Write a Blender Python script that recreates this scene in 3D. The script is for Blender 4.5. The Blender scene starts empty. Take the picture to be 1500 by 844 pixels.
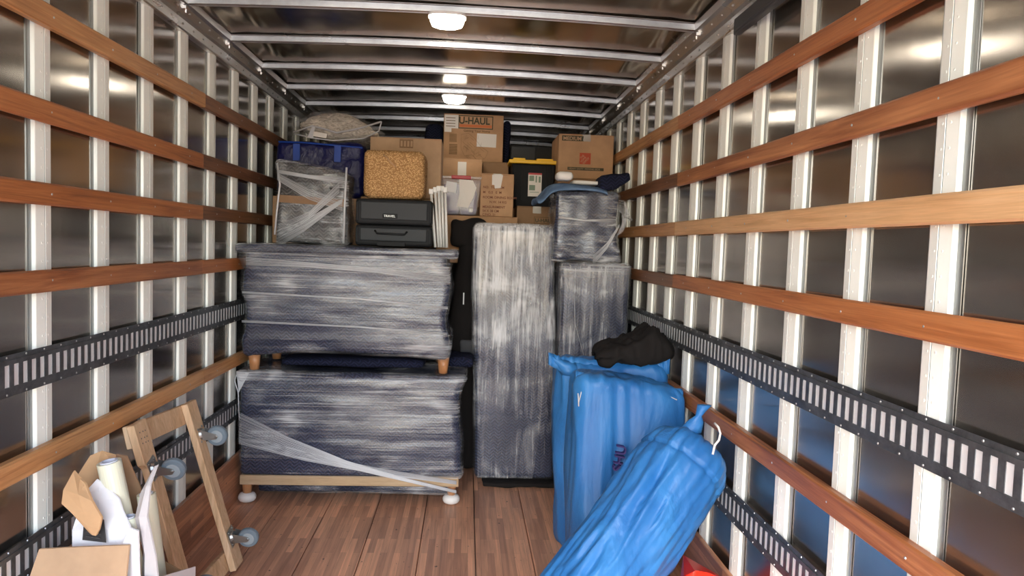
import bpy, bmesh, math, random
from mathutils import Vector, Matrix, noise
random.seed(7)
R = math.radians
C = bpy.context.scene.collection
S = bpy.context.scene

# ------------------------------------------------------------------ camera
cp, sp_ = math.cos(-.0591), math.sin(-.0591)
cy, sy = math.cos(.0644), math.sin(.0644)
fwd = Vector((sy*cp, cy*cp, sp_)); right = Vector((cy, -sy, 0)); up = right.cross(fwd)
ro = .0327
r2 = right*math.cos(ro) + up*math.sin(ro)
u2 = -right*math.sin(ro) + up*math.cos(ro)
cd = bpy.data.cameras.new('camera'); cam = bpy.data.objects.new('camera', cd); C.objects.link(cam)
cd.sensor_width = 36; cd.lens = 36*1049/1500; cd.clip_start = .05; cd.clip_end = 500
mw = Matrix((r2, u2, -fwd)).transposed().to_4x4(); mw.translation = Vector((.1224, 0, 1.58))
cam.matrix_world = mw
S.camera = cam

# ------------------------------------------------------------------ world, sun, exposure
w = bpy.data.worlds.new('sky'); S.world = w; w.use_nodes = True
nt = w.node_tree; bg = nt.nodes['Background']
sk = nt.nodes.new('ShaderNodeTexSky'); sk.sky_type = 'NISHITA'; sk.sun_disc = False
sk.sun_elevation = R(42); sk.sun_rotation = R(200); sk.air_density = 1.0; sk.dust_density = 1.6; sk.ozone_density = .6
nt.links.new(sk.outputs[0], bg.inputs[0]); bg.inputs[1].default_value = .42
sl = bpy.data.lights.new('sun', 'SUN'); sl.energy = 5.5; sl.angle = R(.6); sl.color = (1, .95, .87)
so = bpy.data.objects.new('sun', sl); C.objects.link(so); so.rotation_euler = (R(-38), R(28), 0)
pl = bpy.data.lights.new('doorway_portal', 'AREA'); pl.shape = 'RECTANGLE'; pl.size = 2.5; pl.size_y = 2.7
pl.cycles.is_portal = True
po = bpy.data.objects.new('doorway_portal', pl); C.objects.link(po); po.location = (0, -.66, 1.33); po.rotation_euler = (R(90), 0, 0)
S.view_settings.view_transform = 'Standard'; S.view_settings.look = 'None'
S.view_settings.gamma = 1; S.view_settings.use_curve_mapping = False
S.view_settings.exposure = 1.68
S.cycles.max_bounces = 10; S.cycles.diffuse_bounces = 5; S.cycles.glossy_bounces = 5; S.cycles.transparent_max_bounces = 12

# ------------------------------------------------------------------ materials
def mat(name, col, rough=.6, metal=0, spec=.5, **k):
    m = bpy.data.materials.new(name); m.use_nodes = True
    b = m.node_tree.nodes['Principled BSDF']
    b.inputs['Base Color'].default_value = (*col, 1); b.inputs['Roughness'].default_value = rough
    b.inputs['Metallic'].default_value = metal; b.inputs['Specular IOR Level'].default_value = spec
    for a, v in k.items():
        b.inputs[a.replace('_', ' ')].default_value = v
    return m
class N:
    def __init__(s, m): s.t = m.node_tree; s.b = s.t.nodes['Principled BSDF']
    def n(s, typ, **k):
        x = s.t.nodes.new('ShaderNode'+typ)
        for a, v in k.items(): setattr(x, a, v)
        return x
    def l(s, a, b): s.t.links.new(a, b)
    def coord(s, scale=(1, 1, 1), rot=(0, 0, 0), kind='Object'):
        c = s.n('TexCoord'); mp = s.n('Mapping'); mp.inputs['Scale'].default_value = scale; mp.inputs['Rotation'].default_value = rot
        s.l(c.outputs[kind], mp.inputs[0]); return mp.outputs[0]
    def noise(s, vec, scale=5, detail=4, rough=.5, dist=0):
        x = s.n('TexNoise'); x.inputs['Scale'].default_value = scale; x.inputs['Detail'].default_value = detail
        x.inputs['Roughness'].default_value = rough; x.inputs['Distortion'].default_value = dist
        s.l(vec, x.inputs['Vector']); return x.outputs['Fac']
    def ramp(s, fac, stops, interp='LINEAR'):
        x = s.n('ValToRGB'); e = x.color_ramp.elements; x.color_ramp.interpolation = interp
        while len(e) < len(stops): e.new(.5)
        for el, (p, c) in zip(e, stops): el.position = p; el.color = (*c, 1) if len(c) == 3 else c
        s.l(fac, x.inputs[0]); return x.outputs[0]
    def math(s, op, a, b=None, c=None, clamp=False):
        x = s.n('Math', operation=op, use_clamp=clamp)
        for i, v in enumerate((a, b, c)):
            if v is None: continue
            if isinstance(v, (int, float)): x.inputs[i].default_value = v
            else: s.l(v, x.inputs[i])
        return x.outputs[0]
    def mix(s, fac, a, b, mode='MIX'):
        x = s.n('Mix', data_type='RGBA', blend_type=mode)
        for i, v in ((0, fac), (6, a), (7, b)):
            if isinstance(v, (int, float)): x.inputs[i].default_value = v
            elif isinstance(v, tuple): x.inputs[i].default_value = (*v, 1)
            else: s.l(v, x.inputs[i])
        return x.outputs[2]
    def bump(s, h, strength=.3, dist=.01):
        x = s.n('Bump'); x.inputs['Strength'].default_value = strength; x.inputs['Distance'].default_value = dist
        s.l(h, x.inputs['Height']); s.l(x.outputs[0], s.b.inputs['Normal']); return x
    def col(s, o): s.l(o, s.b.inputs['Base Color'])
    def rough(s, o): s.l(o, s.b.inputs['Roughness'])

def wood(name, stops, rough=.45, grain=(40, 1.2, 40), knots=True):
    m = mat(name, (.5, .3, .15), rough); n = N(m)
    oi = n.n('ObjectInfo')
    vec = n.coord()
    ad = n.n('VectorMath', operation='ADD'); n.l(vec, ad.inputs[0])
    sc = n.n('VectorMath', operation='SCALE'); sc.inputs['Scale'].default_value = 13.0
    cmb = n.n('CombineXYZ'); n.l(oi.outputs['Random'], cmb.inputs[0]); n.l(oi.outputs['Random'], cmb.inputs[1]); n.l(oi.outputs['Random'], cmb.inputs[2])
    n.l(cmb.outputs[0], sc.inputs[0]); n.l(sc.outputs[0], ad.inputs[1])
    mp = n.n('Mapping'); mp.inputs['Scale'].default_value = grain; n.l(ad.outputs[0], mp.inputs[0])
    big = n.noise(ad.outputs[0], 1.3, 2, .5, .5)
    g = n.noise(mp.outputs[0], 1.0, 6, .62, 1.4)
    f = n.math('ADD', n.math('MULTIPLY', g, .75), n.math('MULTIPLY', big, .35))
    c = n.ramp(f, [(.3, stops[0]), (.5, stops[1]), (.72, stops[2])])
    fine = n.n('Mapping'); fine.inputs['Scale'].default_value = tuple(a*6 for a in grain); n.l(ad.outputs[0], fine.inputs[0])
    fg = n.noise(fine.outputs[0], 1, 3, .6)
    c = n.mix(.25, c, n.ramp(fg, [(.3, (.25, .2, .15)), (.7, (1, 1, 1))]), 'MULTIPLY')
    n.col(c); n.bump(g, .15, .002)
    return m
M = {}
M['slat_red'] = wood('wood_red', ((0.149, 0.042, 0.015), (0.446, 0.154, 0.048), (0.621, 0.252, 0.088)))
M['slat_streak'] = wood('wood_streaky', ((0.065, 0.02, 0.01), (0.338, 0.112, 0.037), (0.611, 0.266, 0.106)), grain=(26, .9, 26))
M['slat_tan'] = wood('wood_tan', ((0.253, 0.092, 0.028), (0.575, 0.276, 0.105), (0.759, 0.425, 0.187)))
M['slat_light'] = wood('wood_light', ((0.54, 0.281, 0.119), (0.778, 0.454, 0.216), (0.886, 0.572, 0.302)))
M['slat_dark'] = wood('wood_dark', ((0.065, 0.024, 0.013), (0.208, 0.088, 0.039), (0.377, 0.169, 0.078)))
M['pine'] = wood('pine_board', ((0.462, 0.269, 0.132), (0.726, 0.482, 0.276), (0.858, 0.627, 0.408)), .6, (22, 22, 1.6))
M['leg_wood'] = wood('leg_wood', ((.38, .15, .06), (.52, .24, .1), (.6, .3, .14)), .4, (20, 20, 2))
M['base_wood'] = wood('base_wood', ((.4, .27, .15), (.5, .35, .2), (.58, .42, .26)), .5, (2, 20, 30))

def stave(name, tint, swap=False):
    m = mat(name, (.3, .2, .13), .42); n = N(m)
    tc = n.n('TexCoord'); sep = n.n('SeparateXYZ'); n.l(tc.outputs['Object'], sep.inputs[0])
    cb = n.n('CombineXYZ'); n.l(sep.outputs[1], cb.inputs[0]); n.l(sep.outputs[2 if swap else 0], cb.inputs[1])
    br = n.n('TexBrick'); br.offset = .37; br.offset_frequency = 2; br.squash = 1
    br.inputs['Color1'].default_value = (.36, .215, .14, 1); br.inputs['Color2'].default_value = (.19, .108, .075, 1)
    br.inputs['Mortar'].default_value = (.13, .075, .05, 1); br.inputs['Scale'].default_value = 1
    br.inputs['Mortar Size'].default_value = .0005; br.inputs['Brick Width'].default_value = .47; br.inputs['Row Height'].default_value = .034
    br.inputs['Bias'].default_value = -.1
    n.l(cb.outputs[0], br.inputs['Vector'])
    mp = n.n('Mapping'); mp.inputs['Scale'].default_value = (50, 2.2, 50); n.l(tc.outputs['Object'], mp.inputs[0])
    g = n.noise(mp.outputs[0], 1, 5, .6, .6)
    c = n.mix(.55, br.outputs['Color'], n.ramp(g, [(.3, (.45, .4, .38)), (.65, (1.15, 1.1, 1.05))]), 'MULTIPLY')
    mp2 = n.n('Mapping'); mp2.inputs['Scale'].default_value = (3, .8, 3); n.l(tc.outputs['Object'], mp2.inputs[0])
    d = n.noise(mp2.outputs[0], 1, 3, .6, .4)
    c = n.mix(.35, c, n.ramp(d, [(.35, (.6, .55, .55)), (.6, (1, 1, 1))]), 'MULTIPLY')
    sp = n.noise(n.coord(), 38, 2, .5)
    c = n.mix(n.ramp(sp, [(.70, (0, 0, 0)), (.74, (1, 1, 1))]), c, (.04, .025, .02))
    n.col(n.mix(1.0, c, tint, 'MULTIPLY')); n.bump(g, .12, .002)
    return m
M['floor'] = stave('floor_staves', (2.45, 2.25, 2.12))
M['kick'] = stave('kick_staves', (2.0, 1.65, 1.4), True)

def metal(name, col, rough, metallic=1, bump=(0, 0), scale=(1, 1, 1), dirt=None):
    m = mat(name, col, rough, metallic); n = N(m)
    if bump[0]:
        h = n.noise(n.coord(scale), 1, 3, .5); n.bump(h, bump[0], bump[1])
        n.rough(n.ramp(h, [(.3, (rough*.8,)*3), (.7, (min(1, rough*1.3),)*3)]))
    if dirt:
        d = n.noise(n.coord((4, 4, 4)), 3, 6, .7); n.col(n.ramp(d, [(.35, dirt), (.65, col)]))
    return m
M['panel'] = metal('brushed_wall_panel', (.44, .395, .35), .16, .95, (.25, .012), (1, 2.2, .9))
n = N(M['panel']); n.b.inputs['Anisotropic'].default_value = .85
cx_ = n.n('CombineXYZ'); cx_.inputs[1].default_value = 1.0; n.l(cx_.outputs[0], n.b.inputs['Tangent'])
M['post'] = metal('post_aluminium', (.90, .92, .86), .45, .15, (.1, .003), (8, 8, 1.5))
M['flange'] = metal('panel_joint', (.33, .34, .34), .35, .9)
M['seam'] = mat('post_seam', (.25, .33, .36), .5, .3)
M['rivet'] = metal('rivet', (.55, .56, .55), .35, .8)
M['etrack'] = metal('galvanised_track', (.20, .21, .22), .45, .75, (.2, .003), (20, 20, 20), (.10, .105, .11))
M['slot_back'] = metal('slot_backing', (.9, .91, .92), .4, .3)
M['roof'] = metal('roof_sheet', (.40, .34, .265), .19, 1, (.3, .03), (2.3, 1.3, 1))
M['bow'] = metal('roof_bow_metal', (.42, .42, .415), .3, .9, (.05, .002), (3, 3, 10), (.34, .335, .33))
M['cove'] = metal('cove_metal', (.62, .60, .57), .3, .9, (.15, .004), (3, 3, 10))
M['dark_metal'] = metal('dark_rail', (.10, .105, .11), .5, .6)
M['dark'] = mat('dark_plastic', (.022, .022, .024), .5)
M['black_cloth'] = mat('black_cloth', (.012, .010, .0095), .9, spec=.25)
M['front'] = mat('nose_wall', (.035, .036, .04), .4, .3)
M['lens'] = mat('lamp_lens', (.95, .92, .86), .4, Emission_Color=(1, .93, .8, 1), Emission_Strength=8.5)
M['ink_violet'] = mat('violet_print', (.05, .035, .17), .7)
M['white'] = mat('white_plastic', (.82, .81, .78), .5)
M['ground'] = mat('concrete_drive', (.42, .40, .37), .9)
n = N(M['ground']); n.col(n.ramp(n.noise(n.coord(), 2, 6, .6), [(.3, (.34, .32, .29)), (.7, (.48, .46, .42))]))

def blanket(name, c1, c2, coat=0, axis='x'):
    m = mat(name, c2, .85, spec=.25, Coat_Weight=coat, Coat_Roughness=.2, Coat_IOR=1.6); n = N(m)
    tc = n.n('TexCoord'); sep = n.n('SeparateXYZ'); n.l(tc.outputs['Object'], sep.inputs[0])
    xy = n.math('ADD', sep.outputs[0], sep.outputs[1])
    pp = n.math('PINGPONG', xy, .028)
    v = n.math('ADD', sep.outputs[2], n.math('MULTIPLY', pp, .9))
    s = n.math('SINE', n.math('MULTIPLY', v, 2*math.pi/.021))
    big = n.noise(n.coord(), 6, 3, .6)
    c = n.ramp(s, [(0, c1), (.9, c2)])
    c = n.mix(.5, c, n.ramp(big, [(.3, (.5, .5, .55)), (.7, (1.2, 1.2, 1.2))]), 'MULTIPLY')
    n.col(c); n.bump(n.math('ADD', s, n.math('MULTIPLY', big, 3)), .32, .006)
    if coat:
        st = n.noise(n.coord((2, 2, 42) if axis == 'x' else (38, 38, 1.8)), 1, 5, .6, .7)
        b = n.n('Bump'); b.inputs['Strength'].default_value = .55; b.inputs['Distance'].default_value = .006
        n.l(st, b.inputs['Height']); n.l(b.outputs[0], n.b.inputs['Coat Normal'])
    return m
M['navy'] = blanket('navy_quilt', (.009, .013, .034), (.028, .038, .085), 1)
M['bundle'] = blanket('grey_brown_bundle', (.022, .02, .022), (.07, .062, .066), 1)
M['navy_film'] = blanket('navy_quilt_under_film', (.010, .015, .040), (.034, .046, .10), 1, 'x')
M['navy_film_v'] = blanket('navy_quilt_under_upright_film', (.010, .015, .040), (.034, .046, .10), 1, 'z')
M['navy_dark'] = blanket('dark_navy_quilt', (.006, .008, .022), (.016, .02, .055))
M['blue_cloth'] = mat('faded_blue_cloth', (.14, .23, .37), .9, spec=.2)
n = N(M['blue_cloth']); h = n.noise(n.coord((1, 1, 1)), 14, 4, .6); n.bump(h, .5, .01); n.col(n.ramp(h, [(.3, (.075, .13, .24)), (.7, (.17, .27, .42))]))

def film(name, axis, lo, hi, gain=1.0, tint=(.93, .94, .96), diag=0, height=None):
    """stretch film: thin, milky where layers bunch into streaks; height adds painted sky sheen"""
    m = mat(name, tint, .23, 0, .8); n = N(m)
    sc = {'x': (1.0, 1.0, 52), 'z': (30, 30, 1.4), 'd': (3, 3, 30)}[axis]
    v = n.coord(sc, (0, R(diag), 0))
    a = n.noise(v, 1, 7, .68, .9)
    v2 = n.coord(tuple(q*3.1 for q in sc), (0, R(diag), 0)); b = n.noise(v2, 1, 4, .6, .5)
    big = n.noise(n.coord((1.3, 1.3, 2.2)), 1.6, 3, .55, .6)
    t = n.math('ADD', n.math('ADD', n.math('MULTIPLY', a, .62), n.math('MULTIPLY', b, .28)), n.math('MULTIPLY', n.math('SUBTRACT', big, .5), .75))
    if height:  # opacity rises upward: sky reflection painted into the film
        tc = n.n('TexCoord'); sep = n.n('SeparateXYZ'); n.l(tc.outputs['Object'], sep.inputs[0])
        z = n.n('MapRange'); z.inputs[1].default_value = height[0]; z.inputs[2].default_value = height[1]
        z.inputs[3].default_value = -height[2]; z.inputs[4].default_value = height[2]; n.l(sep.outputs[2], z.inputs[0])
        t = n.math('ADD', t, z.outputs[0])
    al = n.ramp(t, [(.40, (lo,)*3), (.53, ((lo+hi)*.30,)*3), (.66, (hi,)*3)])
    al = n.math('MULTIPLY', al, gain, clamp=True)
    n.l(al, n.b.inputs['Alpha'])
    n.bump(n.math('ADD', a, n.math('MULTIPLY', b, .5)), .9, .012)
    n.b.inputs['Coat Weight'].default_value = .3; n.b.inputs['Coat Roughness'].default_value = .12
    return m
M['film_h'] = film('stretch_film_across', 'x', .02, .8)
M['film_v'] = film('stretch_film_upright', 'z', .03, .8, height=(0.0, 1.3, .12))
M['film_v2'] = film('stretch_film_loose', 'z', .03, .65)
M['film_d'] = film('stretch_film_slanting', 'd', .02, 1.0, diag=38)
M['film_rope'] = mat('film_rope', (.85, .87, .9), .25, 0, .8, Alpha=.6)

def kraft(name, c=(.52, .31, .17)):
    m = mat(name, c, .8, spec=.3); n = N(m)
    a = n.noise(n.coord((1, 1, 40)), 3, 3, .5); b = n.noise(n.coord(), 5, 4, .6)
    k = n.ramp(b, [(.3, tuple(x*.82 for x in c)), (.7, tuple(min(1, x*1.12) for x in c))])
    n.col(k); n.bump(a, .08, .002); return m
M['kraft'] = kraft('cardboard'); M['kraft2'] = kraft('cardboard_pale', (.54, .36, .22)); M['kraft_in'] = kraft('cardboard_inside', (.55, .34, .18))
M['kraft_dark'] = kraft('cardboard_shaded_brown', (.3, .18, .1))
M['white_card'] = mat('white_card', (.78, .78, .8), .6)
M['paper'] = mat('paper_label', (.8, .76, .7), .7)
M['ink'] = mat('dark_ink', (.07, .06, .03), .7)
M['ink_brown'] = mat('brown_ink', (.17, .10, .04), .8)
M['ink_red'] = mat('red_brown_ink', (.2, .07, .04), .8)
M['orange_ink'] = mat('orange_ink', (.62, .17, .05), .7)
M['logo_red'] = mat('logo_red_orange', (.5, .075, .03), .7)
M['tape'] = mat('clear_tape', (.75, .72, .65), .2, Alpha=.5)
M['grey_shell'] = mat('charcoal_shell', (.035, .039, .043), .55, spec=.3)
M['grey_rib'] = mat('charcoal_rib', (.012, .013, .015), .6, spec=.25)
M['bin_black'] = mat('bin_black', (.008, .008, .01), .6, spec=.2)
M['yellow'] = mat('yellow_lid', (.85, .5, .01), .4)
M['red'] = mat('red_plastic', (.85, .03, .012), .35)
M['red_tab'] = mat('red_tab', (.42, .02, .03), .45)
M['clear_bin'] = mat('clear_plastic', (.75, .73, .78), .12, 0, .7, Alpha=.28)
M['purple'] = mat('purple_cloth', (.17, .12, .24), .9)
M['galv'] = metal('caster_steel', (.42, .43, .42), .33, .9, (.1, .002), (20, 20, 20))
M['tyre'] = mat('grey_rubber', (.17, .22, .26), .5)
M['tyre_hub'] = mat('pale_grey_hub', (.33, .38, .41), .45)
M['film_roll'] = mat('wrapped_film_roll', (.78, .79, .62), .28, 0, .6, Coat_Weight=.4)
M['core'] = mat('cardboard_core', (.62, .64, .74), .7)
M['bag_blue'] = mat('deep_blue_bag', (.008, .010, .085), .35, 0, .4)
n = N(M['bag_blue']); h = n.noise(n.coord(), 9, 5, .6, .8); n.bump(h, .8, .025)
M['strap_blue'] = mat('bright_blue_strap', (.01, .06, .38), .5)
M['pillow'] = mat('beige_quilt', (.36, .31, .26), .9)
n = N(M['pillow']); h = n.noise(n.coord((1, 1, 2)), 26, 4, .65, 1.2); n.bump(h, .9, .02); n.col(n.ramp(h, [(.35, (.35, .29, .22)), (.62, (.85, .75, .6))]))
M['clear_bag'] = mat('clear_vinyl', (.75, .75, .78), .12, 0, .8, Alpha=.14)
M['zip'] = mat('grey_piping', (.55, .54, .55), .5)

m = mat('blue_woven_poly', (.03, .18, .5), .34, 0, .5); n = N(m)
h1 = n.noise(n.coord((1, 1, .45)), 6, 4, .5, .6)
wv = n.n('TexWave', wave_type='BANDS', bands_direction='Z'); wv.inputs['Scale'].default_value = 190; n.l(n.coord(), wv.inputs['Vector'])
n.bump(n.math('ADD', n.math('MULTIPLY', h1, 3), n.math('MULTIPLY', wv.outputs['Fac'], .04)), .5, .014)
n.col(n.ramp(h1, [(.3, (.018, .135, .41)), (.7, (.04, .22, .55))])); M['sack'] = m
m = mat('woven_seagrass', (.5, .28, .1), .75); n = N(m)
vo = n.n('TexVoronoi'); vo.inputs['Scale'].default_value = 95; n.l(n.coord((1, 1, 1.5)), vo.inputs['Vector'])
n.col(n.ramp(vo.outputs['Distance'], [(.1, (.85, .55, .26)), (.6, (.38, .2, .07))])); M['seagrass'] = m
n.bump(vo.outputs['Distance'], -.6 if False else .6, .006)

# ------------------------------------------------------------------ builders
def woff(o):
    v = Vector((0, 0, 0))
    while o is not None: v += o.location; o = o.parent
    return v
class MB:
    def __init__(s): s.v = []; s.f = []
    def add(s, v, f):
        o = len(s.v); s.v += [tuple(p) for p in v]; s.f += [tuple(i+o for i in q) for q in f]; return s
    def box(s, x0, x1, y0, y1, z0, z1, rot=None, piv=None):
        v = [Vector(p) for p in ((x0,y0,z0),(x1,y0,z0),(x1,y1,z0),(x0,y1,z0),(x0,y0,z1),(x1,y0,z1),(x1,y1,z1),(x0,y1,z1))]
        if rot:
            pv = Vector(piv) if piv else Vector(((x0+x1)/2, (y0+y1)/2, (z0+z1)/2)); v = [rot @ (p-pv) + pv for p in v]
        return s.add(v, [(0,3,2,1),(4,5,6,7),(0,1,5,4),(1,2,6,5),(2,3,7,6),(3,0,4,7)])
    def bar(s, a, b, wdt, hgt, upv=(0, 0, 1)):
        a, b = Vector(a), Vector(b); d = (b-a).normalized(); sd = d.cross(Vector(upv)).normalized(); u = sd.cross(d)
        v = []
        for p in (a, b):
            for i, j in ((-1,-1),(1,-1),(1,1),(-1,1)): v.append(p + sd*i*wdt/2 + u*j*hgt/2)
        return s.add(v, [(0,1,2,3),(7,6,5,4),(0,4,5,1),(1,5,6,2),(2,6,7,3),(3,7,4,0)])
    def loft(s, rings, cap=True, closed=True):
        k = len(rings[0]); v = [p for r in rings for p in r]; f = []
        for i in range(len(rings)-1):
            for j in range(k if closed else k-1):
                a = i*k+j; b = i*k+(j+1) % k; f.append((a, b, b+k, a+k))
        if cap: f.append(tuple(range(k-1, -1, -1))); f.append(tuple((len(rings)-1)*k+j for j in range(k)))
        return s.add(v, f)
    def tube(s, pts, r, k=10, cap=True):
        pts = [Vector(p) for p in pts]; rings = []
        rr = r if isinstance(r, (list, tuple)) else [r]*len(pts)
        d0 = (pts[1]-pts[0]).normalized(); ref = Vector((0, 0, 1)) if abs(d0.z) < .9 else Vector((1, 0, 0))
        a = d0.cross(ref).normalized()
        for i, p in enumerate(pts):
            d = (pts[min(i+1, len(pts)-1)] - pts[max(i-1, 0)]).normalized()
            a = (a - d*a.dot(d)).normalized(); b = d.cross(a)
            rings.append([p + (a*math.cos(t*2*math.pi/k) + b*math.sin(t*2*math.pi/k))*rr[i] for t in range(k)])
        return s.loft(rings, cap)
    def slab(s, pts, t, nrm=None):
        pts = [Vector(p) for p in pts]
        nn = Vector(nrm) if nrm else (pts[1]-pts[0]).cross(pts[2]-pts[0]).normalized()
        k = len(pts); v = [p-nn*t/2 for p in pts] + [p+nn*t/2 for p in pts]
        f = [tuple(range(k-1, -1, -1)), tuple(range(k, 2*k))] + [(i, (i+1) % k, (i+1) % k+k, i+k) for i in range(k)]
        return s.add(v, f)
    def build(s, name, m, parent=None, smooth=False, bevel=0, fix=True, seg=2):
        me = bpy.data.meshes.new(name); me.from_pydata(s.v, [], s.f)
        if parent is not None:
            me.transform(Matrix.Translation(-woff(parent)))
        if fix or bevel:
            bm = bmesh.new(); bm.from_mesh(me); bmesh.ops.recalc_face_normals(bm, faces=bm.faces)
            if bevel:
                bmesh.ops.bevel(bm, geom=list(bm.edges), offset=bevel, segments=seg, affect='EDGES', profile=.5, clamp_overlap=True)
            bm.to_mesh(me); bm.free()
        me.materials.append(M[m] if isinstance(m, str) else m)
        if smooth: me.shade_smooth()
        o = bpy.data.objects.new(name, me); C.objects.link(o)
        if parent is not None: o.parent = parent
        return o
def thing(name, label, cat, loc, group=None):
    o = bpy.data.objects.new(name, None); C.objects.link(o); o.location = loc; o.empty_display_size = .1
    tag(o, label, cat, group); return o
def tag(o, label, cat, group=None, kind=None):
    o['label'] = label; o['category'] = cat
    if group: o['group'] = group
    if kind: o['kind'] = kind
    return o
def struct(o): o['kind'] = 'structure'; return o
def nz(p, s, seed=0): return noise.noise(Vector((p[0]*s[0]+seed*7.3, p[1]*s[1]+seed*3.1, p[2]*s[2]+seed*5.7)))

def soft(x0, x1, y0, y1, z0, z1, r, res, fn=None, mb=None):
    """rounded box on a grid; fn(world point, unit coords, normal) -> offset vector"""
    c = Vector(((x0+x1)/2, (y0+y1)/2, (z0+z1)/2)); h = Vector(((x1-x0)/2, (y1-y0)/2, (z1-z0)/2))
    n = [max(3, int(2*h[i]/res)) for i in range(3)]
    idx = {}; vs = []; fs = []
    def vert(i, j, k):
        key = (i, j, k)
        if key in idx: return idx[key]
        u = Vector((2*i/n[0]-1, 2*j/n[1]-1, 2*k/n[2]-1)); p = Vector((u.x*h.x, u.y*h.y, u.z*h.z))
        rr = min(r, *h)
        q = Vector([max(-(h[a]-rr), min(h[a]-rr, p[a])) for a in range(3)])
        d = p-q; nn = d.normalized() if d.length > 1e-9 else Vector((0, 0, 1))
        p2 = q + nn*rr + c
        if fn: p2 = p2 + fn(p2, u, nn)
        idx[key] = len(vs); vs.append(p2); return idx[key]
    for a in range(3):
        b, cc = (a+1) % 3, (a+2) % 3
        for side in (0, n[a]):
            for i in range(n[b]):
                for j in range(n[cc]):
                    q = []
                    for di, dj in ((0,0),(1,0),(1,1),(0,1)):
                        t = [0, 0, 0]; t[a] = side; t[b] = i+di; t[cc] = j+dj; q.append(vert(*t))
                    fs.append(q if side else q[::-1])
    return (mb or MB()).add(vs, fs)

def text(s, size, m, parent, loc, rz=0, name='lettering', ext=.0006, align='LEFT', sx=1, mat3=None, bold=0):
    cu = bpy.data.curves.new(name, 'FONT'); cu.body = s; cu.size = size; cu.extrude = ext; cu.align_x = align; cu.offset = bold
    tmp = bpy.data.objects.new('tmp', cu); C.objects.link(tmp)
    bpy.context.view_layer.update()
    me = bpy.data.meshes.new_from_object(tmp.evaluated_get(bpy.context.evaluated_depsgraph_get()))
    bpy.data.objects.remove(tmp)
    rot = mat3 if mat3 else Matrix.Rotation(rz, 3, 'Z') @ Matrix.Rotation(R(90), 3, 'X')
    me.transform(Matrix.Translation(Vector(loc)) @ rot.to_4x4() @ Matrix.Diagonal((sx, 1, 1, 1)))
    if parent is not None: me.transform(Matrix.Translation(-woff(parent)))
    me.materials.clear(); me.materials.append(M[m]); me.name = name
    o = bpy.data.objects.new(name, me); C.objects.link(o); o.parent = parent; return o

# ================================================================== SETTING
W = 1.2535; YB, YF = -.6, 7.6
JX = 3.72                                  # where the slats are joined
rails = [2.253, 1.956, 1.696, 1.42, .855]
tracks = [1.142, .549]
P0 = {-1: 2.40, 1: 1.63}

# floor
fl = struct(MB().box(-1.27, 1.27, YB, YF, -.09, -.03).build('floor', 'dark_metal'))
xs = [-1.26] + [.21+.288*k for k in range(-5, 4)] + [1.26]
xs = [x for x in xs if -1.26 <= x <= 1.26]
for a, b in zip(xs[:-1], xs[1:]):
    MB().box(a+.0022, b-.0022, YB, YF-.02, -.03, 0).build('plank', 'floor', fl, bevel=.002, seg=1)

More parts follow.
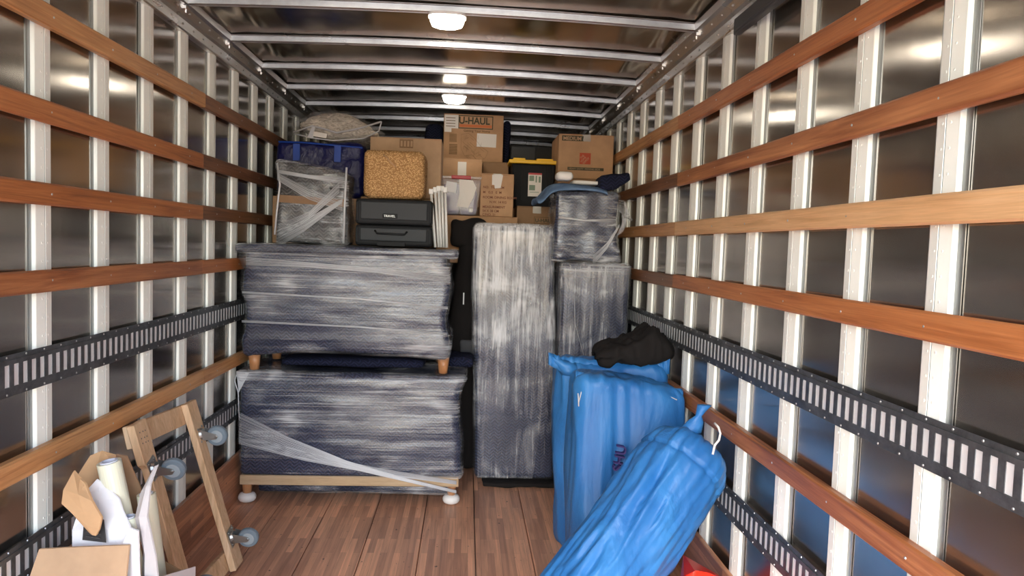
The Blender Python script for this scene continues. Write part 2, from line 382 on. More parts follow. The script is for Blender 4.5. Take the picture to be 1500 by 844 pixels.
slat_mats = {(-1, 0): ('slat_tan', 'slat_dark'), (-1, 1): ('slat_red', 'slat_dark'), (-1, 2): ('slat_red', 'slat_dark'), (-1, 3): ('slat_streak', 'slat_red'), (-1, 4): ('slat_tan', 'slat_tan'),
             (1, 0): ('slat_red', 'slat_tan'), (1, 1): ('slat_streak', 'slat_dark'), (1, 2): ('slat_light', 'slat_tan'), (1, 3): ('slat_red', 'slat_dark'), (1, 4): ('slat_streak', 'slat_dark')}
def wall(s, name):
    root = struct(MB().box(min(s*1.268, s*1.30), max(s*1.268, s*1.30), YB, YF, -.09, 2.72).build(name, 'dark_metal'))
    def bx(mb, a, b, y0, y1, z0, z1):      # a,b = distance from the centre line
        return mb.box(min(s*a, s*b), max(s*a, s*b), y0, y1, z0, z1)
    ys = [P0[s]+.38*k for k in range(-8, 20)]; ys = [y for y in ys if YB+.04 < y < YF-.04]
    edges = [YB]+ys+[YF-.01]
    for i, (a, b) in enumerate(zip(edges[:-1], edges[1:])):
        if b-a < .05: continue
        # thin sheet, slightly bowed
        mb = MB(); rows = []
        dx = random.uniform(-.0012, .0012); nn = 6
        for iy in range(nn+1):
            t = iy/nn; yy = a+.003+(b-a-.006)*t
            rows.append([(s*(W+.002+dx*math.sin(math.pi*t)*2+.0012*math.sin(z*2.1+i)), yy, z) for z in [0+2.6*q/10 for q in range(11)]])
        back = [[(s*(W+.012), p[1], p[2]) for p in r] for r in rows]
        rings = [f + bk[::-1] for f, bk in zip(rows, back)]
        o = mb.loft(rings).build('panel', 'panel', root)
    post = None
    for k, yc in enumerate(ys):
        if post is None or True:
            mb = MB()
            prof = [(W+.001, -.042), (W-.011, -.039), (W-.013, -.037), (W-.021, -.0025), (W-.0195, -.0015), (W-.0195, .0015), (W-.021, .0025), (W-.021, .032), (W-.019, .035), (W+.001, .042)]
            mb.loft([[(s*a, yc+b, z) for a, b in prof] for z in (0.005, 2.53)])
            for q in range(42):
                z = .04+q*.06+(.5*.0)
                if z > 2.5: break
                for dy in (-.013, .013):
                    mb.loft([[(s*(W-.0205-h+(.0025 if dy < 0 else 0)), yc+dy+rr*math.cos(t*math.pi/3), z+rr*math.sin(t*math.pi/3)) for t in range(6)] for h, rr in ((0, .0042), (.0016, .003))])
            post = mb.build('post', 'post', root)
        mb = MB(); bx(mb, W-.0202, W-.0192, yc-.001, yc+.001, .02, 2.52); mb.build('seam', 'seam', post)
        mb = MB()
        for d in (-1, 1): bx(mb, W-.0015, W+.001, yc+d*.041 if d > 0 else yc-.064, yc+.064 if d > 0 else yc-.041, .01, 2.55)
        mb.build('joint_flange', 'flange', post)
    for i, z in enumerate(rails):
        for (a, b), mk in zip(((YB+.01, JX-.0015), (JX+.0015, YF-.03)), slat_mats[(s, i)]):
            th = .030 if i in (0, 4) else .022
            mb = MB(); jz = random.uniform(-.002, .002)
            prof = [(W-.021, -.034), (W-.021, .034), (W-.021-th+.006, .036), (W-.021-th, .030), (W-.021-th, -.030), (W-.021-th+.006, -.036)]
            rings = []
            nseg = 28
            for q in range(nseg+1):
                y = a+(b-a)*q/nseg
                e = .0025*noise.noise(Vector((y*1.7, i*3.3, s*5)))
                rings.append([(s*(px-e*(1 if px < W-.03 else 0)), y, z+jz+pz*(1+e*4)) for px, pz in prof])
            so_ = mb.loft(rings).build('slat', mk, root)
            mb = MB()
            for yc in ys:
                if a < yc < b:
                    mb.loft([[(s*(W-.021-th-h+.001), yc+rr*math.cos(t*math.pi/4), z+rr*math.sin(t*math.pi/4)) for t in range(8)] for h, rr in ((0, .0045), (.002, .003))])
            mb.build('screw_head', 'rivet', so_)['kind'] = 'stuff'
    for z in tracks:
        p = .0442; n_ = int((YF-.1-YB)/p); mb = MB()
        x0, x1 = W-.021, W-.0275
        bx(mb, x0, x1, YB+.02, YF-.04, z+.034, z+.048); bx(mb, x0, x1, YB+.02, YF-.04, z-.048, z-.034)      # raised rims
        bx(mb, x0, x0-.003, YB+.02, YF-.04, z+.048, z+.063); bx(mb, x0, x0-.003, YB+.02, YF-.04, z-.063, z-.048)  # flanges
        y = YB+.02
        for q in range(n_+1):
            bx(mb, x0-.002, x1+.001, y, y+.0215, z-.0341, z+.0341); y += p
        tr = mb.build('load_track', 'etrack', root)
        mb = MB(); bx(mb, x0-.0035, x0, YB+.03, YF-.05, z-.033, z+.033); mb.build('slot_backing', 'slot_back', tr)
        mb = MB(); y = YB+.04
        while y < YF-.06:
            for dz in (.056, -.056):
                mb.loft([[(s*(x0-.003-h), y+rr*math.cos(t*math.pi/3), z+dz+rr*math.sin(t*math.pi/3)) for t in range(6)] for h, rr in ((0, .0036), (.002, .0026))])
            y += .095
        mb.build('rivet', 'rivet', tr)['kind'] = 'stuff'
    return root
WL = wall(-1, 'wall_left'); WR = wall(1, 'wall_right')
struct(MB().box(-1.26, 1.26, YF-.01, YF+.04, -.09, 2.72).build('wall_front', 'front'))
for s, nm in ((-1, 'left'), (1, 'right')):
    mb = MB(); mb.box(min(s*1.2315, s*1.212), max(s*1.2315, s*1.212), YB+.02, YF-.02, .001, .281)
    struct(mb.build('baseboard_'+nm, 'kick', bevel=.002, seg=1))
    # cove: top channel above the posts, then the leaning roof rail
    mb = MB(); prof = [(W+.01, 2.53), (1.226, 2.53), (1.222, 2.536), (1.216, 2.575), (1.20, 2.583), (1.180, 2.612), (1.166, 2.622), (1.160, 2.652), (1.175, 2.66), (1.2, 2.70), (W+.01, 2.70)]
    mb.loft([[(s*a, y, z) for a, z in prof] for y in (YB, YF-.01)])
    tr = struct(mb.build('trim_1' if s < 0 else 'trim_2', 'cove'))
    mb = MB(); y = YB+.1
    while y < YF-.1:
        for (a, z) in ((1.2185, 2.556), (1.189, 2.6)):
            mb.tube([(s*(a+.001), y, z), (s*(a-.006), y, z-.003)], [.006, .0035], 6)
        y += .128
    mb.build('rivet', 'rivet', tr)['kind'] = 'stuff'
# dark lashing rail fixed under the right roof rail
mb = MB(); mb.box(1.185, 1.215, YB+.05, 2.93, 2.47, 2.535); mb.box(1.18, 1.187, YB+.05, 2.90, 2.478, 2.488)
o = mb.build('shield_strip', 'dark_metal', WR, bevel=.003, seg=1); o['label'] = 'dark metal strip ending under the roof rail'

# ceiling sheet, wavy
mb = MB(); rows = []
nx, ny = 60, 200
for j in range(ny+1):
    y = YB+(YF-YB)*j/ny; row = []
    for i in range(nx+1):
        x = -1.2+2.4*i/nx
        e = abs(x)/1.2
        ph = (y-3.403)/.592; sag = math.sin(math.pi*(ph % 1))
        z = 2.657+.024*(1-e*e) + .014*sag*(noise.noise(Vector((x*1.6, y*1.1, 1)))) + .010*e**4*math.sin(x*34+math.floor(ph)*1.7)*sag + .005*sag*noise.noise(Vector((x*2.5, y*2, 4)))
        row.append((x, y, z))
    rows.append(row)
mb.loft(rows, cap=False, closed=False)
ce = struct(mb.build('ceiling', 'roof', smooth=True, fix=False))
sm = ce.modifiers.new('thickness', 'SOLIDIFY'); sm.thickness = .006; sm.offset = 1
for k in range(-6, 8):
    yb = 3.403+.592*k
    if not YB < yb < YF: continue
    mb = MB(); rings = []
    prof = [(-.030, .030), (-.021, .029), (-.016, .004), (-.012, 0), (-.004, 0), (-.002, .004), (.002, .004), (.004, 0), (.012, 0), (.016, .004), (.021, .029), (.030, .030), (.030, .033), (-.030, .033)]
    for i in range(17):
        x = -1.185+2.37*i/16; e = abs(x)/1.2
        rings.append([(x, yb+a, 2.618+.024*(1-e*e)+b) for a, b in prof])
    bo = mb.loft(rings).build('roof_bow', 'bow', ce)
    mb = MB()
    for s in (-1, 1):
        mb.box(s*1.19-.02, s*1.19+.02, yb-.026, yb+.026, 2.598, 2.612); mb.tube([(s*1.18, yb, 2.6), (s*1.18, yb, 2.585)], [.008, .005], 8)
    mb.build('bow_bracket', 'cove', bo)

# outside ground, seen only as light and reflections through the open rear
struct(MB().box(-40, 40, -60, 40, -1.05, -1.0).build('ground', 'ground'))
struct(MB().box(-1.31, 1.31, YB, YF+.05, 2.72, 2.76).build('trim_3', 'white'))

# ceiling lights
for y, lab in ((3.403, 'round lit dome lamp under the nearest roof bow'), (5.187, 'lit dome lamp further in, above the stacked moving boxes')):
    t = thing('ceiling_light', lab, 'lamp', (0, y, 2.636), 'dome lamps on the roof')
    def rr(hx, hy, z, e=3.2, k=28):
        out = []
        for q in range(k):
            a = 2*math.pi*q/k; c, s_ = math.cos(a), math.sin(a)
            out.append((hx*math.copysign(abs(c)**(2/e), c), y+hy*math.copysign(abs(s_)**(2/e), s_), z))
        return out
    MB().loft([rr(.088, .06, 2.637), rr(.088, .06, 2.624)]).build('housing', 'white', t)
    MB().loft([rr(.080, .053, 2.625), rr(.078, .052, 2.605), rr(.070, .046, 2.588), rr(.045, .03, 2.578), rr(.01, .007, 2.576)]).build('lens', 'lens', t, smooth=True)
# ================================================================== CARGO
def wrap_fn(amp, seed, axis='x', pinch=0, belly=0):
    def f(p, u, n):
        if axis == 'x': a = nz(p, (2.2, 2.2, 17), seed); b = nz(p, (5, 5, 34), seed+3)
        elif axis == 'z': a = nz(p, (15, 15, 1.6), seed); b = nz(p, (32, 32, 3), seed+3)
        else: a = nz(p, (6, 6, 9), seed); b = nz(p, (15, 15, 22), seed+3)
        big = nz(p, (2.6, 2.6, 2.6), seed+9)
        o = n*(amp*(a*.8+b*.4+big*1.1))
        if belly: o += Vector((n.x, n.y, 0))*belly*(1-u.z*u.z)*(1-abs(u.x)**4)
        return o
    return f
def wrapped(root, x0, x1, y0, y1, z0, z1, r=.03, amp=.008, seed=1, axis='x', cloth=None, filmm='film_h', res=.022, belly=0, extra=None, off=.009, both=None):
    base = wrap_fn(amp, seed, axis, belly=belly)
    cloth = cloth or ('navy_film_v' if axis == 'z' else 'navy_film')
    def f1(p, u, n):
        o = base(p, u, n)
        if extra: o += extra(p, u, n)
        return o
    def f2(p, u, n):
        o = base(p, u, n)*1.15+n*off + wrap_fn(.0045, seed+20, axis)(p, u, n)
        if extra: o += extra(p, u, n)
        return o
    a = soft(x0, x1, y0, y1, z0, z1, r, res, f1).build('blanket', cloth, root, smooth=True, fix=False)
    b = soft(x0-.002, x1+.002, y0-.002, y1+.002, z0-.002, z1+.002, r, res, f2).build('stretch_film', filmm, root, smooth=True, fix=False)
    return a, b
def film_rope(root, pts, wds, m='film_rope', k=18, seed=0, spread=.0):
    """a gathered band of film: several thin strands fanning out along a path"""
    mb = MB()
    rnd = random.Random(seed)
    for q in range(k):
        t = (q/(k-1))*2-1; rows = []
        pp = []
        for (a, wv) in zip(pts, wds):
            pp.append((a[0], a[1]-.002*rnd.random(), a[2]+t*wv+rnd.uniform(-.2, .2)*wv/k))
        mb.tube(pp, rnd.uniform(.0008, .0024), 5)
    return mb.build('film_strands', m, root, smooth=True)

DY0, DY1 = 4.25, 4.80
# ---- lower wrapped dresser
t = thing('wrapped_dresser', 'lower navy blanket-wrapped dresser standing on the floor on white-padded feet', 'furniture', (-.53, 4.5, 0), 'film wrapped furniture')
def flare(p, u, n):
    o = Vector((0, 0, 0))
    if u.z > .75: o.x = .030*max(0, (u.z-.75)/.25)*(1 if u.x > 0 else -1)*abs(u.x)**4
    if u.x > .9 and -.3 < u.z < .9: o.x += -.02*math.cos((u.z-.3)*2.6)
    return o
wrapped(t, -1.183, .118, DY0, DY1, .172, .790, .028, .009, 1, 'x', extra=flare, belly=.012)
MB().box(-1.178, .112, DY0-.008, DY0+.014, .118, .176).build('base_rail', 'base_wood', t, bevel=.003, seg=1)
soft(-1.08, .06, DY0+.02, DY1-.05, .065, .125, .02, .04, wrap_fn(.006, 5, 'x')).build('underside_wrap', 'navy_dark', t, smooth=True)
soft(-1.085, .065, DY0+.012, DY0+.10, .060, .13, .02, .03, wrap_fn(.01, 6, 'x')).build('loose_film', 'film_h', t, smooth=True)
for x in (-1.145, .070):
    for y in (DY0+.035, DY1-.05):
        lg = MB().tube([(x, y, .17), (x, y, .045)], [.033, .024], 14).build('leg', 'leg_wood', t, smooth=True)
        mb = MB(); rings = []
        for a in range(9):
            th = math.pi*a/8; rings.append([(x+(.052*math.sin(th)**.6+.001)*math.cos(q*math.pi/9), y+(.048*math.sin(th)**.6+.001)*math.sin(q*math.pi/9), .032-.030*math.cos(th)) for q in range(18)])
        mb.loft(rings).build('foot_pad', 'white', lg, smooth=True)
film_rope(t, [(-1.18, DY0-.022, .47), (-.9, DY0-.024, .36), (-.55, DY0-.026, .255), (-.2, DY0-.026, .165), (.10, DY0-.022, .095)], [.085, .055, .02, .010, .008], seed=3, k=20)
film_rope(t, [(-1.18, DY0-.02, .40), (-.8, DY0-.022, .30), (-.4, DY0-.022, .22), (.1, DY0-.02, .15)], [.03, .025, .018, .01], seed=4, k=10)
mb = MB(); mb.tube([(-1.20, DY0+.02, .79), (-1.215, DY0, .74), (-1.19, DY0-.01, .67), (-1.185, DY0, .5)], .003, 6)
mb.build('film_edge', 'film_rope', t, smooth=True)
mb = MB(); mb.slab([(-1.21, DY0+.02, .79), (-1.13, DY0-.01, .785), (-1.185, DY0-.015, .67)], .003)
mb.build('film_tail', 'film_rope', t)

# ---- upper wrapped dresser
t = thing('wrapped_dresser', 'upper navy blanket-wrapped dresser with wooden legs, stacked on the lower one', 'furniture', (-.56, 4.5, .797), 'film wrapped furniture')
def arch(p, u, n):
    o = Vector((0, 0, 0))
    if u.z < 0: o.z = .040*max(0, -u.z)**3*max(0, 1-(u.x-.0)**2)**1.0
    if abs(u.x) > .8: o.x = -math.copysign(.012, u.x)*math.sin(p.z*18)
    return o
wrapped(t, -1.168, .020, DY0, DY1-.02, .876, 1.515, .03, .009, 11, 'x', extra=arch, belly=.010)
a = soft(-1.218, .070, DY0-.028, DY1, 1.49, 1.543, .016, .025, wrap_fn(.006, 12, 'x')).build('top_blanket', 'navy', t, smooth=True)
soft(-1.220, .073, DY0-.034, DY1+.004, 1.486, 1.548, .018, .022, wrap_fn(.009, 12, 'x')).build('top_film', 'film_h', t, smooth=True)
def skirt(p, u, n):
    e = max(0, (u.z+1)/2)**2
    return Vector((math.copysign(.035*e, u.x) if abs(u.x) > .5 else 0, -.022*e if u.y < 0 else 0, 0)) + n*.006*nz(p, (3, 3, 20), 8)
soft(-1.188, .030, DY0-.012, DY1-.1, 1.40, 1.50, .02, .022, skirt).build('gathered_film', 'film_h', t, smooth=True)
for x, y in ((-1.115, DY0+.05), (-.0, DY0+.05), (-1.09, DY1-.1), (-.03, DY1-.1)):
    MB().tube([(x, y, .895), (x, y, .799)], [.036, .026], 16).build('leg', 'leg_wood', t, smooth=True)
film_rope(t, [(-1.15, DY0-.018, 1.44), (-.8, DY0-.022, 1.43), (-.4, DY0-.024, 1.41), (.03, DY0-.02, 1.37)], [.022, .012, .012, .02], seed=8, k=9)
film_rope(t, [(-1.17, DY0-.018, 1.26), (-.5, DY0-.024, 1.24), (.02, DY0-.02, 1.20)], [.004, .003, .005], seed=9, k=3)
film_rope(t, [(-1.17, DY0-.018, 1.09), (-.5, DY0-.024, 1.075), (.02, DY0-.02, 1.045)], [.004, .003, .005], seed=10, k=3)
# dark blanket pushed between the two dressers
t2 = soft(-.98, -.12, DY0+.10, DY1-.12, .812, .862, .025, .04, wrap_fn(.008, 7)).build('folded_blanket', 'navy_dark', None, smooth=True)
tag(t2, 'dark navy blanket folded flat in the gap between the two wrapped dressers', 'blanket')

# ---- tall wrapped panel in the middle
t = thing('wrapped_slab', 'tall upright slab wrapped in blanket and milky film, standing in the middle', 'furniture', (.47, 4.75, .03), 'film wrapped furniture')
def lean(p, u, n): return Vector((-.052*(p.z-.03)/1.67, 0, 0))
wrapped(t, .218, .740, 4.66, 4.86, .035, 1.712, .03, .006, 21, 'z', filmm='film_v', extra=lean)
soft(.222, .737, 4.652, 4.868, 1.640, 1.722, .02, .02, lambda p, u, n: lean(p, u, n)+n*.008*nz(p, (9, 9, 9), 4)).build('top_film', 'film_h', t, smooth=True)
soft(.235, .66, 4.650, 4.665, .04, .46, .006, .02, lambda p, u, n: lean(p, u, n)+n*.004*nz(p, (9, 9, 2), 4)+Vector((-.06*(1-(p.z-.04)/.42)*max(0, u.x), 0, 0))).build('film_flap', 'film_v2', t, smooth=True)
t = soft(.27, .80, 4.575, 4.80, .001, .034, .012, .02, lambda p, u, n: n*.009*nz(p, (14, 14, 14), 2)+Vector((0, .02*nz(p, (9, 0, 0), 3), 0))).build('folded_cloth', 'black_cloth', None, smooth=True)
tag(t, 'black cloth folded on the floor under the tall wrapped slab', 'cloth')

# ---- right wrapped cabinet
t = thing('wrapped_cabinet', 'wrapped cabinet with streaky clear film standing behind the blue sacks', 'furniture', (.96, 4.7, 0), 'film wrapped furniture')
wrapped(t, .765, 1.165, 4.52, 4.95, .012, 1.480, .03, .008, 31, 'z', filmm='film_v2', extra=lambda p, u, n: Vector((-.045*p.z/1.48, 0, 0)) if u.x < .5 else Vector((0, 0, 0)))
soft(.715, 1.178, 4.508, 4.96, 1.385, 1.492, .03, .02, lambda p, u, n: n*.012*nz(p, (10, 10, 12), 5)).build('top_film', 'film_h', t, smooth=True)
soft(.755, .80, 4.50, 4.56, .012, .12, .015, .015, lambda p, u, n: n*.008*nz(p, (30, 30, 20), 5)).build('bunched_film', 'film_rope', t, smooth=True)
film_rope(t, [(.80, 4.498, 1.40), (.82, 4.495, 1.1), (.93, 4.495, .75)], [.0, .0, .0], seed=5, k=2)

# ---- wrapped box on top of it
t = thing('wrapped_box', 'film-wrapped dark bundle on the cabinet, under the faded blue cloth', 'bundle', (.9, 4.75, 1.492), 'film wrapped furniture')
def puff(p, u, n):
    e = max(0, -u.z-.35); return Vector((.07*e*max(0, u.x)+-.02*e, -.02*e, 0)) + n*.012*nz(p, (9, 9, 9), 6)
wrapped(t, .682, 1.085, 4.58, 4.90, 1.498, 1.945, .025, .006, 41, 'd', filmm='film_d', extra=puff, res=.018)
film_rope(t, [(.93, 4.56, 1.50), (1.02, 4.562, 1.60), (1.095, 4.57, 1.73)], [.03, .018, .01], seed=6, k=7)
film_rope(t, [(.70, 4.565, 1.77), (.86, 4.56, 1.755), (1.07, 4.565, 1.76)], [.006, .004, .01], seed=7, k=4)
mb = MB(); rnd = random.Random(5)
for q in range(7):
    a = rnd.uniform(-.3, .3)
    mb.tube([(1.08, 4.64+a*.1, 1.90-.01*q), (1.13+.01*q, 4.62, 1.89-.02*q), (1.165-.008*q, 4.62+a*.05, 1.80), (1.13, 4.62, 1.70+.01*q), (1.09, 4.62, 1.66)], [.004, .009, .012, .008, .003], 6)
mb.build('loose_film', 'clear_bag', t, smooth=True)

# cloths draped over it
def drape(rows, th, m, name, label, res_fn=None, cat='cloth'):
    mb = MB(); n_ = len(rows); k = len(rows[0])
    rings = []
    for r in rows:
        top = [Vector(p) for p in r]; rings.append(top+[p-Vector((0, 0, th)) for p in reversed(top)])
    mb.loft(rings)
    o = mb.build(name, m, None, smooth=True); sb = o.modifiers.new('smooth', 'SUBSURF'); sb.levels = sb.render_levels = 2
    tag(o, label, cat); return o
rows = []
path = [(.545, 1.905), (.565, 1.885), (.60, 1.925), (.64, 1.975), (.70, 1.992), (.80, 1.990), (.90, 1.985), (.985, 1.978), (1.00, 1.962)]
for i, (x, z) in enumerate(path):
    rows.append([(x+.012*math.sin(i+q), 4.50+q*.085, z+.010*math.sin(q*2.1+i*1.3)-(.03 if q == 0 else 0)-(.02 if q == 4 else 0)) for q in range(5)])
drape(rows, .030, 'blue_cloth', 'blue_cloth', 'faded blue cloth draped over the wrapped bundle, drooping on its left')
o = soft(.952, 1.148, 4.52, 4.74, 1.958, 2.060, .03, .015, lambda p, u, n: n*.010*nz(p, (13, 13, 13), 3)+Vector((-.06*max(0, -u.z)*max(0, u.x), 0, .014*u.x))).build('folded_blanket', 'navy_dark', None, smooth=True)
tag(o, 'dark navy folded blanket on the right end of the faded blue cloth', 'blanket')
o = soft(.672, .778, 4.50, 4.62, 2.003, 2.058, .026, .01, lambda p, u, n: n*.003*nz(p, (20, 20, 20), 3)).build('white_roll', 'white', None, smooth=True)
tag(o, 'small rounded white bundle lying on the faded blue cloth', 'bundle')
o = soft(.79, 1.10, 4.62, 4.78, 1.990, 2.016, .01, .03, lambda p, u, n: n*.004*nz(p, (9, 9, 9), 6)).build('white_sheet', 'paper', None, smooth=True)
tag(o, 'white folded sheet showing as a thin edge behind the blue cloth', 'cloth')

# ---- black garment bag between the dressers and the tall slab
t = thing('black_bag', 'tall soft black bag wedged between the wrapped dressers and the tall slab', 'bag', (.12, 4.95, 0))
def blk(p, u, n): return n*(.022*nz(p, (8, 8, 4), 3)+.012*nz(p, (20, 20, 7), 4))+Vector((.03*math.sin(p.z*5), 0, 0))
soft(.04, .235, 4.885, 5.0, .01, 1.735, .05, .022, blk).build('bag_body', 'black_cloth', t, smooth=True)
soft(-.02, .235, 4.875, 4.98, 1.56, 1.752, .04, .02, blk).build('top_fold', 'black_cloth', t, smooth=True)
soft(.095, .20, 4.86, 4.885, .82, .925, .01, .012, lambda p, u, n: n*.006*nz(p, (20, 20, 20), 8)).build('grey_panel', mat('grey_mesh', (.06, .06, .065), .8), t, smooth=True)
mb = MB(); mb.box(.105, .113, 4.862, 4.867, 1.17, 1.25); mb.build('white_tag', 'white', t)
o = soft(.02, .19, 4.5, 4.78, .80, .865, .03, .02, lambda p, u, n: n*.012*nz(p, (12, 12, 12), 9)).build('dark_throw', 'navy_dark', None, smooth=True)
tag(o, 'crumpled dark throw sticking out on the right of the gap between the dressers', 'blanket')

# ---- things standing on the upper dresser
DT = 1.552
t = thing('wrapped_stool', 'film-wrapped bundle on the left end of the upper dresser', 'bundle', (-.82, 4.6, DT), 'film wrapped furniture')
wrapped(t, -1.040, -.618, 4.45, 4.74, DT+.002, 2.020, .02, .008, 51, 'd', cloth='bundle', filmm='film_d', extra=lambda p, u, n: Vector((-.02*u.z*0, 0, -.028*(u.x) if u.z > .5 else 0))+n*.012*nz(p, (7, 7, 9), 2), res=.016)
MB().box(-1.035, -.63, 4.436, 4.44, 1.79, 1.835, Matrix.Rotation(R(2), 3, 'Y')).build('cardboard_strip', 'kraft_dark', t)
film_rope(t, [(-1.03, 4.425, 1.57), (-.86, 4.42, 1.66), (-.64, 4.43, 1.82)], [.05, .03, .01], seed=12, k=12)
film_rope(t, [(-1.03, 4.425, 1.98), (-.84, 4.42, 1.955), (-.63, 4.43, 1.94)], [.01, .01, .02], seed=13, k=8)
film_rope(t, [(-1.03, 4.428, 1.95), (-.84, 4.424, 1.85), (-.64, 4.43, 1.79)], [.02, .03, .03], seed=14, k=10)
film_rope(t, [(-1.02, 4.428, 1.62), (-.84, 4.424, 1.72), (-.66, 4.43, 1.90)], [.04, .02, .03], seed=15, k=9)
mb = MB(); mb.tube([(-1.035, 4.44, 2.03), (-1.015, 4.43, 1.9), (-1.03, 4.43, 1.75), (-1.045, 4.44, 1.6)], .006, 6); mb.build('film_edge', 'film_rope', t, smooth=True); mb = MB(); mb.tube([(-.63, 4.43, 1.56), (-.625, 4.42, 1.8), (-.62, 4.43, 2.02)], .007, 6); mb.build('film_edge', 'film_rope', t, smooth=True)

def hardcase(z0, z1, label, kind):
    t = thing('tool_case', label, 'case', (-.33, 4.55, z0), 'charcoal cases on the upper dresser')
    x0, x1, y0, y1 = -.560, -.095, 4.42, 4.74
    MB().box(x0, x1, y0, y1, z0, z1).build('shell', 'grey_rib', t, bevel=.018, seg=3)
    MB().box(x0+.03, x1-.03, y0-.008, y0+.01, z0+.03, z1-.018).build('front_panel', 'grey_shell', t, bevel=.006)
    if kind:
        h = MB(); h.tube([(-.44, y0-.010, z1-.035), (-.425, y0-.022, z1-.052), (-.26, y0-.022, z1-.055), (-.245, y0-.010, z1-.037)], .006, 8); h.build('handle', 'grey_rib', t, smooth=True)
        MB().box(-.425, -.255, y0-.012, y0-.006, z0+.0, z0+.028).build('recess_lip', 'grey_rib', t, bevel=.003)
    else:
        MB().box(-.395, -.305, y0-.012, y0-.006, z0+.040, z0+.066).build('badge', 'grey_rib', t, bevel=.004)
        text('TRAVEL', .020, 'flange', t, (-.388, y0-.0125, z0+.046), name='badge_lettering')
    for x in (x0+.012, x1-.012): MB().box(x-.008, x+.008, y0-.004, y0+.01, z0+.02, z1-.02).build('corner_rib', 'grey_rib', t, bevel=.003)
hardcase(DT, 1.680, 'lower charcoal plastic case with long handle recess, on the upper dresser', 1)
hardcase(1.682, 1.838, 'upper charcoal plastic case with small badge, directly under the woven basket', 0)
# woven basket
t = thing('woven_basket', 'square woven seagrass basket on the charcoal cases', 'basket', (-.335, 4.58, 1.842))
def wv(p, u, n): return n*(.0035*math.sin(p.z*210)*math.sin((p.x+p.y)*190)+.004*nz(p, (8, 8, 8), 1))
soft(-.522, -.150, 4.44, 4.72, 1.843, 2.140, .045, .0045*2, wv).build('basket_body', 'seagrass', t, smooth=True, fix=False)
MB().tube([(-.40, 4.437, 2.105), (-.375, 4.432, 2.085), (-.355, 4.43, 2.06), (-.325, 4.43, 2.035)], .005, 8).build('handle_loop', 'kraft_in', t, smooth=True)
# white poles
t = thing('white_pole_bundle', 'bundle of slim white poles with end caps leaning by the charcoal cases', 'poles', (-.03, 4.6, DT))
for i, (xt, xb, zt, yy) in enumerate(((-.112, -.075, 1.892, 4.50), (-.088, -.055, 1.905, 4.52), (-.066, -.040, 1.912, 4.50), (-.045, -.025, 1.915, 4.53), (-.024, -.004, 1.905, 4.50), (-.058, -.012, 1.90, 4.555))):
    p_ = MB().tube([(xb, yy, DT+.002), (xt, yy+.04, zt)], .0085, 10).build('pole', 'white', t, smooth=True)
    MB().box(xt-.014, xt+.014, yy+.026, yy+.054, zt-.008, zt+.026).build('end_cap', 'white', p_, bevel=.004)
# cardboard behind the wrapped bundle
def carton(x0, x1, y0, y1, z0, z1, label, m='kraft', rot=0, seam=True, group='cardboard boxes stacked at the back', tape=True, name='cardboard_box'):
    t = thing(name, label, 'box', ((x0+x1)/2, (y0+y1)/2, z0), group)
    MB().box(x0, x1, y0, y1, z0, z1-.004).build('carton_body', m, t, bevel=.004, seg=1)
    mid = (y0+y1)/2
    MB().box(x0+.001, x1-.001, y0+.001, mid-.0015, z1-.004, z1).build('flap', m, t)
    MB().box(x0+.001, x1-.001, mid+.0015, y1-.001, z1-.004, z1).build('flap', m, t)
    if tape:
        MB().box((x0+x1)/2-.03, (x0+x1)/2+.03, y0-.0008, y0, z1-.05, z1).build('tape_strip', 'tape', t)
    return t
G = 'cardboard boxes stacked at the back'
# big plain pieces of furniture that carry the back rows
t = thing('wardrobe_base', 'navy wrapped low cabinet hidden behind the stacked dressers', 'furniture', (-.55, 5.4, 0), 'hidden load behind the front row')
soft(-1.19, -.115, 4.84, 5.9, .01, 1.545, .03, .1, None).build('blanket', 'navy_dark', t)
t = thing('wardrobe_base', 'navy wrapped low cabinet hidden behind the tall slab', 'furniture', (.6, 5.6, 0), 'hidden load behind the front row')
soft(.26, 1.19, 5.0, 6.9, .01, 1.445, .03, .1, None).build('blanket', 'navy_dark', t)
carton(-1.172, -.60, 4.86, 5.30, 1.548, 1.858, 'brown box behind the left film-wrapped bundle, under the deep blue bag', tape=False)
carton(-.595, -.118, 4.86, 5.35, 1.548, 1.875, 'brown box hidden behind the charcoal cases', tape=False)
t = carton(-.538, -.066, 4.85, 5.25, 1.877, 2.272, 'plain pale brown box standing behind the woven basket', 'kraft2', tape=False)
mb = MB(); mb.box(-.345, -.255, 4.848, 4.8495, 2.205, 2.262); mb.build('printed_mark', 'kraft_dark', t)
mb = MB()
for q in range(4): mb.box(-.338+.022*q, -.325+.022*q, 4.8468, 4.848, 2.215, 2.252)
mb.build('mark_bars', 'kraft2', t)
# deep blue bag
t = thing('blue_zip_bag', 'deep blue glossy storage bag behind the left film-wrapped bundle', 'bag', (-.88, 5.1, 1.86))
soft(-1.172, -.585, 4.92, 5.38, 1.862, 2.238, .05, .02, lambda p, u, n: n*(.016*nz(p, (6, 6, 6), 2)+.010*nz(p, (16, 16, 16), 3))).build('bag_body', 'bag_blue', t, smooth=True)
for x in (-1.03, -.76): MB().box(x-.022, x+.022, 4.898, 4.908, 2.10, 2.21).build('strap', 'strap_blue', t)
MB().tube([(-1.16, 4.95, 2.225), (-1.0, 4.91, 2.222), (-.8, 4.905, 2.212), (-.6, 4.93, 2.205)], .006, 8).build('zipper', 'strap_blue', t)
